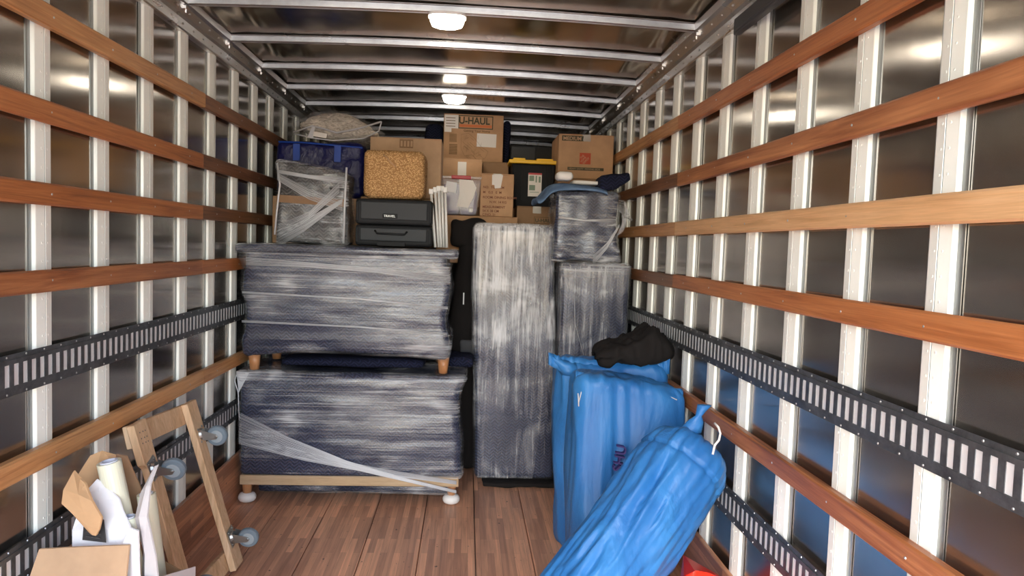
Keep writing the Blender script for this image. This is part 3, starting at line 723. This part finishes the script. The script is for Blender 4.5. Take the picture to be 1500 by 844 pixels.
# pillow in a clear zip bag
t = thing('bagged_comforter', 'beige quilt in a clear zip bag on the deep blue bag', 'bedding', (-.8, 5.2, 2.245))
def pil(p, u, n):
    e = 1-abs(u.x)**2.4; return Vector((0, 0, -(p.z-2.33)*(1-max(.3, e)) + .02*nz(p, (6, 6, 6), 2) - .02*u.x)) + n*.012*nz(p, (14, 14, 14), 7)
soft(-1.05, -.53, 5.0, 5.40, 2.255, 2.455, .08, .018, pil).build('quilt', 'pillow', t, smooth=True)
soft(-1.082, -.485, 4.975, 5.43, 2.247, 2.465, .07, .018, lambda p, u, n: pil(p, u, n)*1.1+n*.006*nz(p, (20, 20, 20), 3)).build('vinyl_bag', 'clear_bag', t, smooth=True)
MB().tube([(-1.075, 5.0, 2.30), (-.95, 4.985, 2.345), (-.90, 4.975, 2.335), (-.78, 4.97, 2.305), (-.64, 4.975, 2.338), (-.485, 4.99, 2.395)], .006, 8).build('piping', 'zip', t, smooth=True)
MB().tube([(-.485, 4.99, 2.395), (-.50, 4.985, 2.33), (-.60, 4.975, 2.275), (-.80, 4.97, 2.250), (-.95, 4.98, 2.265), (-1.07, 5.0, 2.29)], .005, 8).build('piping', 'zip', t, smooth=True)
MB().box(-.935, -.845, 4.962, 4.968, 2.268, 2.300, Matrix.Rotation(R(8), 3, 'Y')).build('paper_insert', 'paper', t)
MB().slab([(-.975, 4.966, 2.262), (-.945, 4.966, 2.335), (-.925, 4.966, 2.335), (-.935, 4.966, 2.258)], .004).build('bag_handle', 'zip', t)

# back row of boxes
carton(-.094, .470, 5.03, 5.40, 1.447, 1.778, 'long low brown box carrying the clear bin, behind the tall slab', 'kraft', tape=False)
t = carton(.473, .765, 5.18, 5.78, 1.447, 1.868, 'low brown box with a small printed logo under the black bin', 'kraft_dark')
mb = MB()
for a, b, c, d in ((.60, .735, 1.79, 1.794), (.60, .735, 1.745, 1.749), (.60, .604, 1.745, 1.794), (.731, .735, 1.745, 1.794)): mb.box(a, b, 5.1785, 5.1795, c, d)
mb.build('logo_frame', 'ink_brown', t)
text('U-HAUL', .038, 'ink', t, (.607, 5.1785, 1.756), name='box_lettering', bold=.0008)
o = carton(.44, .4715, 5.42, 5.8, 1.447, 1.862, 'narrow brown box edge between the printed box and the black bin', 'kraft_dark', tape=False)
# clear bin
t = thing('clear_storage_bin', 'clear plastic bin with a red tab and purple contents', 'bin', (.065, 5.1, 1.78))
def taper(p, u, n): return Vector((u.x*.014*u.z, 0, 0))
soft(-.068, .197, 4.995, 5.33, 1.782, 2.030, .015, .03, taper).build('tub', 'clear_bin', t, smooth=False)
soft(-.055, .06, 5.01, 5.31, 1.786, 2.0, .03, .03, lambda p, u, n: n*.01*nz(p, (12, 12, 12), 3)).build('cloth_contents', 'purple', t, smooth=True)
soft(.065, .18, 5.03, 5.31, 1.786, 1.96, .03, .03, lambda p, u, n: n*.01*nz(p, (12, 12, 12), 5)).build('cloth_contents', 'purple', t, smooth=True)
MB().slab([(.045, 4.99, 1.838), (.12, 4.99, 1.83), (.155, 4.988, 1.90), (.175, 4.986, 1.97), (.15, 4.986, 2.02), (.055, 4.987, 2.025), (.06, 4.988, 1.93)], .003).build('paper_insert', 'paper', t)
MB().slab([(-.045, 4.99, 1.94), (.035, 4.99, 1.93), (.04, 4.99, 2.0), (-.03, 4.99, 2.01)], .003).build('paper_insert', 'white_card', t)
MB().box(-.082, .212, 4.975, 5.35, 2.028, 2.045).build('lid', 'clear_bin', t, bevel=.005)
MB().box(.002, .136, 4.965, 5.02, 2.026, 2.050).build('red_tab', 'red_tab', t, bevel=.004)
soft(.125, .155, 4.982, 4.996, 1.80, 1.83, .007, .008).build('latch', 'white', t, smooth=True)
# printed box
t = carton(.204, .437, 5.045, 5.40, 1.780, 2.078, 'brown box printed with rows of small capitals, right of the clear bin', 'kraft')
rows_ = [('LB  B J  C R', .955), ('MC  D.K.  5  M.', .925), ('MADE IN CHINA', .895), ('G.W. 14KG', .865), ('NET WT', .835), ('MEAS CM', .808), ('C/NO 2', .782)]
for k, (s_, zz) in enumerate([('NO.  TCE   KM', 1.975), ('M   G.S   E  M', 1.940), ('ROOM: DINING ROOM', 1.905), ('N.W. 14 KG', 1.873), ('MEASUREMENT', 1.838), ('54 X 38 CM', 1.810), ('C/NO. 21', 1.784)]):
    text(s_, .023, 'ink_red', t, (.222 if k != 3 else .27, 5.0435, zz), name='printed_row', bold=.0004)['kind'] = 'stuff'
MB().slab([(.283, 5.0425, 2.07), (.36, 5.0425, 2.07), (.345, 5.0425, 1.98), (.305, 5.0425, 1.975), (.30, 5.0425, 2.0), (.284, 5.0425, 2.0)], .0015).build('torn_label', 'paper', t)
# box under the big printed box
t = carton(-.098, .22, 5.48, 6.25, 1.86, 2.226, 'brown box with a paper label directly behind the clear bin', 'kraft', tape=False)
MB().box(.035, .10, 5.4775, 5.4795, 2.05, 2.20).build('paper_label', 'paper', t)
carton(-.098, .42, 5.44, 6.4, 1.447, 1.856, 'hidden brown box beneath the labelled one at the back', 'kraft_dark', tape=False)
t = carton(.225, .43, 5.65, 6.25, 1.86, 2.228, 'shadowed brown box behind the black bin, right under the big printed box', 'kraft_dark', tape=False)
# big printed box
rotb = 0
t = carton(-.092, .388, 5.84, 6.22, 2.230, 2.622, 'large brown moving box with green and orange logo, highest at the back', 'kraft', tape=False)
yf = 5.8385
mb = MB()
for a, b, c, d in ((.025, .303, 2.605, 2.612), (.025, .303, 2.507, 2.514), (.296, .303, 2.507, 2.612), (.025, .030, 2.507, 2.612)): mb.box(a, b, yf-.001, yf, c, d)
mb.build('logo_frame', 'ink', t)
text('U-HAUL', .076, 'ink', t, (.028, yf, 2.5465), name='logo_lettering', sx=.90, bold=.0022)
MB().box(.034, .293, yf-.001, yf, 2.519, 2.540).build('logo_stripe', 'orange_ink', t)
text('Getting Your Home', .026, 'ink_brown', t, (.068, yf, 2.482), name='tagline', bold=.0004)
MB().box(-.086, .024, yf-.0016, yf, 2.505, 2.612).build('paper_label', 'paper', t); MB().box(-.086, -.03, yf-.0016, yf, 2.475, 2.505).build('paper_label', 'paper', t)
mb = MB()
for q in range(4): mb.box(-.075, .0, yf-.0022, yf-.0016, 2.585-.022*q, 2.590-.022*q)
mb.build('label_print', 'ink_brown', t)
MB().box(.176, .333, yf-.0016, yf, 2.366, 2.472, Matrix.Rotation(R(1), 3, 'Y')).build('paper_label', 'paper', t)
rnd = random.Random(9); mb = MB()
pts = [(.05, 2.46), (.11, 2.47), (.16, 2.43), (.21, 2.37), (.27, 2.33), (.25, 2.28), (.19, 2.255), (.14, 2.30), (.08, 2.29), (.05, 2.35)]
for a, b in zip(pts, pts[1:]+pts[:1]): mb.bar((a[0], yf-.0006, a[1]), (b[0], yf-.0006, b[1]), .001, .005, (0, 1, 0))
for q in range(26):
    x = rnd.uniform(.06, .22); z = rnd.uniform(2.28, 2.44); an = rnd.choice((-.7, -.7, .5, 1.4)); L_ = rnd.uniform(.02, .06)
    mb.bar((x, yf-.0006, z), (x+L_*math.cos(an), yf-.0006, max(2.25, z+L_*math.sin(an))), .001, .0035, (0, 1, 0))
mb.build('line_drawing', 'ink_brown', t)
mb = MB()
for q in range(6): mb.box(-.045, .015, yf-.001, yf, 2.455-.011*q, 2.460-.011*q)
for q in range(7): mb.box(-.045, .02, yf-.001, yf, 2.372-.012*q, 2.378-.012*q)
mb.build('small_print', 'ink_brown', t)
# black bin with yellow lid
t = thing('black_storage_bin', 'black storage bin with a bright yellow lid', 'bin', (.6, 5.55, 1.87))
mb = MB(); mb.loft([[(a, 5.42, z), (b, 5.42, z), (b, 5.74, z), (a, 5.74, z)] for a, b, z in ((.475, .745, 1.870), (.44, .775, 2.20))]); mb.build('tub', 'bin_black', t, bevel=.012, seg=2)
MB().box(.418, .793, 5.395, 5.765, 2.198, 2.226).build('lid', 'yellow', t, bevel=.006)
for a, b in ((.45, .54), (.625, .75)): MB().box(a, b, 5.40, 5.76, 2.224, 2.238).build('lid_rim', 'yellow', t, bevel=.003)
for a in (.47, .52, .71, .75): MB().box(a-.006, a+.006, 5.408, 5.43, 1.93, 2.19).build('rib', 'bin_black', t)
MB().box(.567, .668, 5.404, 5.408, 1.955, 2.125).build('paper_label', 'paper', t)
MB().box(.567, .668, 5.402, 5.404, 2.117, 2.130).build('label_header', 'red_tab', t)
mb = MB()
for a, b, c, d in ((.574, .61, 2.07, 2.11), (.622, .632, 2.06, 2.11), (.645, .66, 2.06, 2.105), (.575, .62, 2.00, 2.04), (.58, .65, 1.985, 1.989)): mb.box(a, b, 5.4025, 5.404, c, d)
mb.build('label_print', mat('green_print', (.22, .3, .22), .8), t)
o = MB().box(.455, .66, 5.85, 6.3, 1.87, 2.392).build('dark_bin', 'grey_shell', None, bevel=.012); tag(o, 'dark grey crate rising behind the yellow-lidded bin', 'bin')
o = soft(.396, .448, 5.93, 6.3, 2.232, 2.60, .035, .02, lambda p, u, n: n*.012*nz(p, (8, 8, 8), 3)).build('navy_backpack', 'navy_dark', None, smooth=True); tag(o, 'dark navy soft bag pressed to the right side of the big printed box', 'bag')
o = soft(-.25, -.10, 5.93, 6.3, 1.95, 2.56, .05, .02, lambda p, u, n: n*.016*nz(p, (8, 8, 8), 5)).build('navy_backpack', 'navy_dark', None, smooth=True); tag(o, 'dark navy soft bag left of the big printed box, behind the plain pale box', 'bag')
carton(-.5, -.105, 5.92, 6.4, 1.548, 1.945, 'hidden brown box carrying the left dark navy bag', tape=False)
# medium box
carton(.775, 1.18, 5.28, 5.72, 1.447, 2.088, 'tall brown box behind the wrapped bundle, below the box with the red square', 'kraft_dark', tape=False)
t = carton(.773, 1.181, 5.28, 5.72, 2.090, 2.412, 'brown box with a red square logo and a dark size bar', 'kraft', tape=True)
yf = 5.2785
MB().box(.795, .955, yf-.001, yf, 2.362, 2.400).build('size_bar', 'ink', t)
text('MEDIUM', .036, 'kraft2', t, (.803, yf-.001, 2.368), name='size_lettering', bold=.0008)
MB().box(.930, 1.012, yf-.001, yf, 2.196, 2.278).build('logo_square', 'logo_red', t)
rm = Matrix.Rotation(R(90), 3, 'X'); rdiag = Matrix.Rotation(R(-45), 3, 'Y') @ rm
for s_, (x, z) in (('THE', (.941, 2.232)), ('HOME', (.943, 2.206)), ('DEPOT', (.962, 2.196))):
    text(s_, .021, 'kraft2', t, (x, yf-.0011, z), name='logo_lettering', mat3=rdiag, sx=.9)
MB().box(.843, 1.112, yf-.001, yf, 2.150, 2.172).build('info_bar', 'ink', t)
text('HEAVY DUTY  MOVING BOX', .018, 'kraft2', t, (.852, yf-.001, 2.155), name='info_lettering')
MB().slab([(.955, yf-.001, 2.40), (.985, yf-.001, 2.405), (.97, yf-.001, 2.37), (.95, yf-.001, 2.365)], .001).build('tape_scrap', 'tape', t)

# ================================================================== BLUE SACKS
def sackfn(seed, amp=.02):
    def f(p, u, n):
        v = 0
        q = (p.x*5+p.y*3, p.z*.9, p.y*4)
        v += (1-abs(nz((p.x, p.y, p.z), (5, 5, 1.1), seed))*2)*amp*.9
        v += (1-abs(nz((p.x+.05*p.z, p.y, p.z), (14, 14, 1.6), seed+4))*2)*amp*.75
        v += nz(p, (2.5, 2.5, 2.5), seed+8)*amp*1.4
        return n*v
    return f
def blob_strip(pts, hs, th, m, name, root, seed=0):
    """thin crumpled upright fin (gathered mouth of a sack); pts base line, hs heights"""
    mb = MB(); rings = []
    n_ = 60
    for i in range(n_+1):
        t = i/n_*(len(pts)-1); k = min(int(t), len(pts)-2); f = t-k
        a = Vector(pts[k]).lerp(Vector(pts[k+1]), f); h = hs[k]*(1-f)+hs[k+1]*f
        wob = .014*noise.noise(Vector((i*.35, seed, 0))); h += .010*noise.noise(Vector((i*.55, seed+5, 0)))
        ring = []
        for (dy, zz) in ((-th, -.02), (-th*.9+wob, h*.5), (-.004+wob*1.6, h), (.004+wob*1.6, h), (th*.9+wob, h*.5), (th, -.02)):
            ring.append((a.x, a.y+dy, a.z+zz))
        rings.append(ring)
    mb.loft(rings); return mb.build(name, m, root, smooth=True)
# rear standing sack
t = thing('blue_sack', 'rearmost blue woven sack, standing, with pointed tied corners and black cloth on top', 'sack', (.93, 3.72, 0), 'blue woven sacks')
def s1(p, u, n): return sackfn(61)(p, u, n)+Vector((-.02*u.z*(1 if u.x < 0 else 0), 0, 0))
soft(.635, 1.165, 3.60, 3.86, .012, .985, .06, .02, s1).build('sack_body', 'sack', t, smooth=True, fix=False)
blob_strip([(.555, 3.62, 1.00), (.62, 3.63, .965), (.72, 3.64, .968), (.9, 3.65, .955), (1.06, 3.65, .945), (1.15, 3.64, .955), (1.185, 3.63, .965)], [.04, .055, .045, .035, .04, .06, .105], .022, 'sack', 'gathered_top', t, 2)
mb = MB(); mb.loft([[(x, 3.62+dy*h, z+dz*h) for dy, dz in ((-.05, 0), (0, .03), (.05, 0), (0, -.06))] for x, z, h in ((.553, 1.037, .1), (.585, 1.005, .5), (.635, .975, 1), (.70, .955, 1.2))]); mb.build('corner_ear', 'sack', t, smooth=True)
# front standing sack
t = thing('blue_sack', 'middle blue woven sack, standing upright with printed letters', 'sack', (.92, 3.42, 0), 'blue woven sacks')
def s2(p, u, n): return sackfn(71, .017)(p, u, n)+Vector((.018*(1-u.z) if u.x < -.3 else 0, 0, -.03*u.x*max(0, u.z)))
soft(.655, 1.165, 3.28, 3.53, .012, .945, .055, .016, s2).build('sack_body', 'sack', t, smooth=True, fix=False)
blob_strip([(.655, 3.35, .952), (.74, 3.33, .945), (.86, 3.33, .93), (1.0, 3.33, .918), (1.17, 3.34, .90)], [.045, .035, .018, .018, .022], .024, 'sack', 'stapled_fold', t, 5)
mb = MB()
for a, b in (((.70, 3.285, .93), (.79, 3.282, .915)), ((.79, 3.282, .915), (.815, 3.28, .885)), ((.93, 3.285, .905), (1.01, 3.283, .90)), ((1.05, 3.283, .90), (1.13, 3.282, .88)), ((.66, 3.29, .90), (.665, 3.285, .84)), ((.68, 3.285, .93), (.665, 3.287, .86))):
    mb.tube([a, ((a[0]+b[0])/2, a[1]-.004, (a[2]+b[2])/2+.006), b], .0028, 6)
mb.build('tie_wire', 'zip', t)['kind'] = 'stuff'
rv = Matrix.Rotation(R(-90), 3, 'Y') @ Matrix.Rotation(R(90), 3, 'X')
text('SHU', .066, 'ink_violet', t, (.868, 3.226, .550), name='printed_letters', mat3=Matrix.Rotation(R(-82), 3, 'Y') @ Matrix.Rotation(R(90), 3, 'X'), ext=.014)

# leaning sack: lofted along its axis
def leaning():
    t = thing('blue_sack', 'nearest blue woven sack, leaning diagonally against the right wall slats', 'sack', (.6, 2.75, 0), 'blue woven sacks')
    A = Vector((.42, 2.40, .16)); B = Vector((1.105, 2.90, .775))
    ax = (B-A).normalized(); sd = ax.cross(Vector((0, 1, 0))).normalized()      # to the lower right
    if sd.x < 0: sd = -sd
    dp = ax.cross(sd).normalized()
    if dp.y > 0: dp = -dp
    nL, nR = 110, 120; rings = []
    L_ = (B-A).length
    for i in range(nL+1):
        s = i/nL
        # end profile: soft round at both ends
        e = min(1, max(.02, s/.05))**.45 * (min(1, max(.0, (1-s)/.16))**.42 if s < .999 else .03)
        if s > .86: e = max(.04, max(0, 1-((s-.86)/.14)**3.2)**.5)
        wv = .137+.022*min(1, s*1.25); hv = .130+.035*s
        c = A.lerp(B, s) + Vector((0, 0, -.018*math.sin(math.pi*s)))
        ring = []
        for j in range(nR):
            th = 2*math.pi*j/nR; cx_, sx_ = math.cos(th), math.sin(th)
            ex = 2.5
            k = (abs(cx_)**ex+abs(sx_)**ex)**(-1/ex)
            px, py = wv*k*cx_, hv*k*sx_
            q = Vector((cx_*1.6+s*.5, sx_*1.6, s*L_*1.3))
            w1 = 1-2*abs(noise.noise(q*1.25))**.7; w2 = 1-2*abs(noise.noise(Vector((cx_*3.6+s*1.5, sx_*3.6, s*2.8+7))))
            w3 = 1-2*abs(noise.noise(Vector((cx_*7+s*2.5, sx_*7, s*5+17))))
            sw = noise.noise(Vector((cx_*.8, sx_*.8, s*3.2)))
            d = .016*w1+.017*w2+.009*w3+.02*sw
            # gathers near the tied end
            g = max(0, (s-.80)/.2); d += g*.012*math.sin(th*11+s*8)*(1-g)
            rr_ = e*(1+d/.2)
            ring.append(c+sd*px*rr_+dp*py*rr_)
        rings.append(ring)
    mb = MB(); mb.loft(rings); mb.build('sack_body', 'sack', t, smooth=True)
    # tuft at the upper left shoulder
    mb = MB(); b0 = Vector((1.075, 2.84, .885))
    mb.loft([[b0+Vector((.035*s_+h*math.cos(q*math.pi/5), h*.8*math.sin(q*math.pi/5), 
 .07*s_+.02*math.sin(q*3)*h*8*.1)) for q in range(10)] for s_, h in ((-.6, .05), (0, .035), (.35, .014), (.7, .022), (1.0, .03), (1.02, .01))]); mb.build('tied_tuft', 'sack', t, smooth=True)
    mb = MB(); mb.tube([(1.105, 2.70, .915), (1.112, 2.675, .905), (1.115, 2.66, .885), (1.105, 2.645, .862), (1.088, 2.64, .845), (1.080, 2.635, .81)], .0045, 8); mb.build('white_cord', 'white', t, smooth=True)
    return t
leaning()
# small blue tail on the floor
o = soft(.545, .585, 3.28, 3.33, .004, .024, .01, .006, lambda p, u, n: n*.004*nz(p, (40, 40, 40), 3)).build('blue_tie_scrap', 'sack', None, smooth=True); tag(o, 'small blue plastic tie scrap on the floor left of the leaning sack', 'scrap')
# black jacket on the sacks
def jk(p, u, n):
    return n*(.030*nz(p, (8, 8, 8), 3)+.024*(1-2*abs(nz(p, (13, 13, 13), 4)))+.010*(1-2*abs(nz(p, (26, 26, 26), 6))))+Vector((0, 0, (.06*math.exp(-((u.x-.45)/.3)**2)+.012-.05*max(0, -u.x)-.03*max(0, u.x-.8))*(1 if u.z > 0 else .25)))
o = soft(.835, 1.19, 3.60, 3.86, .995, 1.085, .045, .012, jk).build('black_jacket', 'black_cloth', None, smooth=True); tag(o, 'crumpled black cloth heaped on top of the rearmost blue sack', 'cloth')
# red crate
t = thing('red_crate', 'bright red ribbed plastic piece on the floor at the lower right', 'container', (1.06, 2.75, 0))
mb = MB()
for (a, b) in ((0, 1),):
    top = [(.985, 2.62, .335), (1.02, 2.60, .375), (1.09, 2.62, .355), (1.165, 2.68, .30), (1.19, 2.76, .27), (1.05, 2.84, .33)]
    bot = [(.955, 2.58, .004), (1.0, 2.56, .004), (1.1, 2.56, .004), (1.18, 2.60, .004), (1.20, 2.78, .004), (1.03, 2.86, .004)]
    mb.loft([bot, [(x, y, z-.02) for x, y, z in top], top])
mb.build('red_shell', 'red', t, bevel=.008)
for q in range(7):
    f = q/6; x = .968+.2*f
    MB().bar((x, 2.585+.02*f, .01), (x+.018, 2.612+.045*f, .345-.05*f), .006, .006, (0, 1, 0)).build('rib', 'red', t)

# ================================================================== FURNITURE DOLLY
t = thing('furniture_dolly', 'wooden furniture dolly with four grey casters leaning against the left wall', 'dolly', (-1.0, 3.1, 0))
TA, TB, BD, BC = Vector((-1.165, 2.835, .835)), Vector((-1.150, 3.43, .800)), Vector((-.925, 3.44, .012)), Vector((-.955, 2.87, .012))
uL = (BC-TA).normalized(); vL = (TB-TA).normalized(); nL = vL.cross(uL).normalized()
if nL.x < 0: nL = -nL
def board(p, q, wd, th, name, notch=0, side=1):
    """long plank with wider ends"""
    d = (q-p).normalized(); sdv = nL.cross(d).normalized(); Ln = (q-p).length; mb = MB()
    prof = [(0, 0), (.19, 0), (.215, notch), (.785, notch), (.81, 0), (1, 0)] if notch else [(0, 0), (1, 0)]
    rings = []
    for tt, nn in prof:
        c = p+d*Ln*tt
        i, j = (-wd/2, wd/2-nn) if side > 0 else (-wd/2+nn, wd/2)
        rings.append([c+sdv*i-nL*th/2, c+sdv*j-nL*th/2, c+sdv*j+nL*th/2, c+sdv*i+nL*th/2])
    mb.loft(rings); return mb.build(name, 'pine', t, bevel=.003, seg=1)
off = nL*.032
board(TA+vL*.047+uL*.0, BC+vL*.047, .108, .030, 'side_board', .022, -1)
board(TB-vL*.047, BD-vL*.047, .108, .030, 'side_board', .022, 1)
board(TA+uL*.05-nL*.031+vL*.015, TB+uL*.05-nL*.031-vL*.015, .09, .028, 'cross_board')
board(BC-uL*.05-nL*.031+vL*.015, BD-uL*.05-nL*.031-vL*.015, .09, .028, 'cross_board')
mb = MB()
for P_, sg in ((TA, 1), (TB, -1)):
    for a in (.03, .055, .075):
        for b in (.025, .05, .07):
            c = P_+uL*(a+.01)+vL*sg*(b+.0)+nL*.0142
            mb.tube([c-nL*.002, c+nL*.001], .0035, 6)
mb.build('nail_head', 'dark_metal', t)['kind'] = 'stuff'
def caster(c, roll):
    """plate on the board, forked yoke, wheel standing out towards the room"""
    pt = thing_part('caster', t, c)
    e1 = nL; e2 = (uL*math.cos(roll)+vL*math.sin(roll)).normalized(); e3 = e1.cross(e2)
    def P(a, b, c_): return c+e1*a+e2*b+e3*c_
    mb = MB(); mb.loft([[P(h, b, d) for b, d in ((-.042, -.034), (.042, -.034), (.042, .034), (-.042, .034))] for h in (0, .004)])
    mb.tube([P(.004, 0, 0), P(.016, 0, 0)], [.03, .024], 14)
    for s in (-1, 1):
        mb.loft([[P(.016, -.024, s*.022), P(.016, .026, s*.022), P(.070, .036, s*.019), P(.084, .026, s*.019), P(.078, .012, s*.019)], [P(.016, -.024, s*.0245), P(.016, .026, s*.0245), P(.070, .036, s*.0215), P(.084, .026, s*.0215), P(.078, .012, s*.0215)]])
    for b in (-.03, .03):
        for d in (-.025, .025): mb.tube([P(.004, b, d), P(.009, b, d)], .006, 6)
    mb.build('yoke', 'galv', pt)
    wc = (.074, .024)
    def ring(rad, off_): return [P(wc[0]+rad*math.cos(q*math.pi/14), wc[1]+rad*math.sin(q*math.pi/14), off_) for q in range(28)]
    MB().loft([ring(.030, -.015), ring(.043, -.014), ring(.0475, -.008), ring(.0475, .008), ring(.043, .014), ring(.030, .015)]).build('tyre', 'tyre', pt, smooth=False, bevel=0)
    MB().loft([ring(.001, -.0175), ring(.029, -.0172), ring(.031, -.013), ring(.031, .013), ring(.029, .0172), ring(.001, .0175)]).build('hub', 'tyre_hub', pt)
    MB().tube([P(wc[0], wc[1], -.026), P(wc[0], wc[1], .026)], .007, 8).build('axle', 'galv', pt)
def thing_part(name, parent, loc):
    o = bpy.data.objects.new(name, None); C.objects.link(o); o.parent = parent; o.location = Vector(loc)-parent.location
    return o
caster(TA+vL*.050+uL*.195+nL*.014, .25)
caster(TB-vL*.048+uL*.160+nL*.014, .05)
caster(BD-vL*.048-uL*.150+nL*.014, .15)
caster(BC+vL*.050-uL*.150+nL*.014, .1)

# ================================================================== TORN CARTON WITH FILM ROLLS
t = thing('torn_carton', 'torn open white-faced carton with brown flaps at the foot of the left wall', 'box', (-1.0, 2.4, 0))
x0, x1, y0, y1, zt = -1.12, -.83, 2.26, 2.60, .50
def pan(name, pts, m, th=.005, parent=None):
    return MB().slab(pts, th).build(name, m, parent or t)
pan('carton_panel', [(x0, y0+.004, .003), (x1, y0+.004, .003), (x1, y0+.004, zt), (x0, y0+.004, zt)], 'white_card')
pan('carton_panel', [(x1, y0, .003), (x1, y1, .003), (x1, y1, zt-.12), (x1, y0+.05, zt-.02), (x1, y0, zt)], 'white_card')
pan('carton_panel', [(x0, y0, .003), (x0, y1, .003), (x0, y1, zt-.02), (x0, y0, zt)], 'white_card')
pan('carton_panel', [(x0, y1, .003), (x1, y1, .003), (x1, y1, zt-.16), (x0, y1, zt)], 'kraft_in')
pan('carton_panel', [(x0, y0, .003), (x1, y0, .003), (x1, y1, .003), (x0, y1, .003)], 'kraft_in')
def crumple(pts_rows, name, m, th=.005, label=None):
    mb = MB(); rings = []
    for r in pts_rows:
        v = [Vector(p) for p in r]; rings.append(v+[p+Vector((.002, th, .001)) for p in reversed(v)])
    mb.loft(rings); o = mb.build(name, m, t)
    if label: o['label'] = label
    return o
# big brown flap hanging over the front
crumple([[(-1.175, 2.255, .592), (-1.04, 2.255, .600), (-.905, 2.255, .606)], [(-1.19, 2.22, .50), (-1.04, 2.215, .505), (-.90, 2.22, .50)], [(-1.205, 2.20, .36), (-1.04, 2.195, .36), (-.895, 2.20, .36)]], 'front_flap', 'kraft2', .006, 'broad pale brown flap')
# white inner panel with the black label
crumple([[(-1.10, 2.30, .53), (-1.0, 2.29, .53), (-.90, 2.29, .53)], [(-1.105, 2.31, .63), (-1.01, 2.30, .64), (-.915, 2.31, .615)], [(-1.09, 2.35, .735), (-1.04, 2.345, .715), (-.965, 2.34, .685)], [(-1.06, 2.37, .775), (-1.03, 2.37, .75), (-.985, 2.36, .715)]], 'torn_panel', 'white_card', .005, 'torn white panel')
pan('black_label', [(-1.06, 2.285, .610), (-.985, 2.278, .605), (-.995, 2.285, .675), (-1.055, 2.29, .70)], 'dark', .003)
mb = MB()
for q in range(4): mb.bar((-1.045, 2.278, .625+.014*q), (-1.0, 2.273, .620+.014*q), .001, .003, (0, 1, 0))
mb.build('label_print', 'flange', t)['kind'] = 'stuff'
# torn left flap and back flaps
crumple([[(-1.095, 2.30, .825), (-1.075, 2.30, .80), (-1.055, 2.29, .79)], [(-1.11, 2.27, .775), (-1.06, 2.26, .765), (-1.02, 2.26, .745)], [(-1.11, 2.26, .735), (-1.04, 2.25, .715), (-.985, 2.25, .695)], [(-1.075, 2.25, .71), (-1.03, 2.245, .675), (-.99, 2.245, .66)], [(-1.02, 2.25, .645), (-1.01, 2.245, .642), (-1.0, 2.245, .64)]], 'side_flap', 'kraft_in', .006, 'torn brown flap hanging to the left')
crumple([[(-1.13, 2.42, .66), (-1.08, 2.44, .66), (-1.03, 2.47, .66)], [(-1.15, 2.43, .77), (-1.10, 2.45, .78), (-1.05, 2.48, .78)], [(-1.12, 2.45, .83), (-1.09, 2.46, .842), (-1.06, 2.49, .82)]], 'back_flap', 'kraft_in', .005, 'brown flap standing at the back')
crumple([[(-1.06, 2.50, .60), (-1.03, 2.51, .60), (-.95, 2.52, .58)], [(-1.06, 2.50, .82), (-1.03, 2.51, .81), (-.99, 2.52, .70)]], 'back_flap', 'kraft_dark', .005)
# tall bent side panel
M['grey_card'] = mat('grey_white_card', (.6, .57, .57), .7)
crumple([[(-.895, 2.32, .36), (-.865, 2.27, .36), (-.80, 2.25, .36)], [(-.895, 2.33, .56), (-.872, 2.29, .56), (-.835, 2.28, .56)], [(-.925, 2.34, .66), (-.895, 2.30, .68), (-.87, 2.30, .68)], [(-.915, 2.36, .74), (-.890, 2.34, .765), (-.877, 2.34, .77)], [(-.895, 2.40, .80), (-.885, 2.39, .815), (-.875, 2.39, .82)]], 'tall_side_flap', 'grey_card', .006, 'tall bent pale grey side flap')
crumple([[(-.935, 2.27, .36), (-.90, 2.26, .36), (-.865, 2.245, .36)], [(-.935, 2.275, .60), (-.91, 2.27, .655), (-.880, 2.26, .65)]], 'side_flap', 'white_card', .005, 'white side flap')
MB().slab([(-1.09, 2.19, .47), (-1.03, 2.185, .52), (-1.05, 2.185, .49)], .004).build('paper_scrap', 'white_card', t)
def roll(A, B, r, label):
    o = thing('film_roll', label, 'roll', A, 'stretch film rolls in the torn carton')
    A, B = Vector(A), Vector(B); d = (B-A).normalized(); a = d.orthogonal().normalized(); b = d.cross(a)
    def rg(c, rad): return [c+(a*math.cos(q*math.pi/14)+b*math.sin(q*math.pi/14))*rad for q in range(28)]
    MB().loft([rg(A, r*.72), rg(A, r), rg(B, r), rg(B, r*.72), rg(A, r*.72)], cap=False).build('film_layers', 'film_roll', o, smooth=False)
    MB().loft([rg(A-d*.001, r*.55), rg(A-d*.001, r*.71), rg(B+d*.004, r*.71), rg(B+d*.004, r*.55), rg(A-d*.001, r*.55)], cap=False).build('cardboard_core', 'core', o)
roll((-.955, 2.43, .36), (-1.035, 2.40, .825), .037, 'tallest pale yellow film roll standing up out of the torn carton')
roll((-.905, 2.49, .30), (-.950, 2.48, .690), .030, 'film roll standing behind the tallest one, near the dolly')
roll((-.93, 2.37, .26), (-.955, 2.36, .655), .029, 'short film roll in front, beside the white side flap')
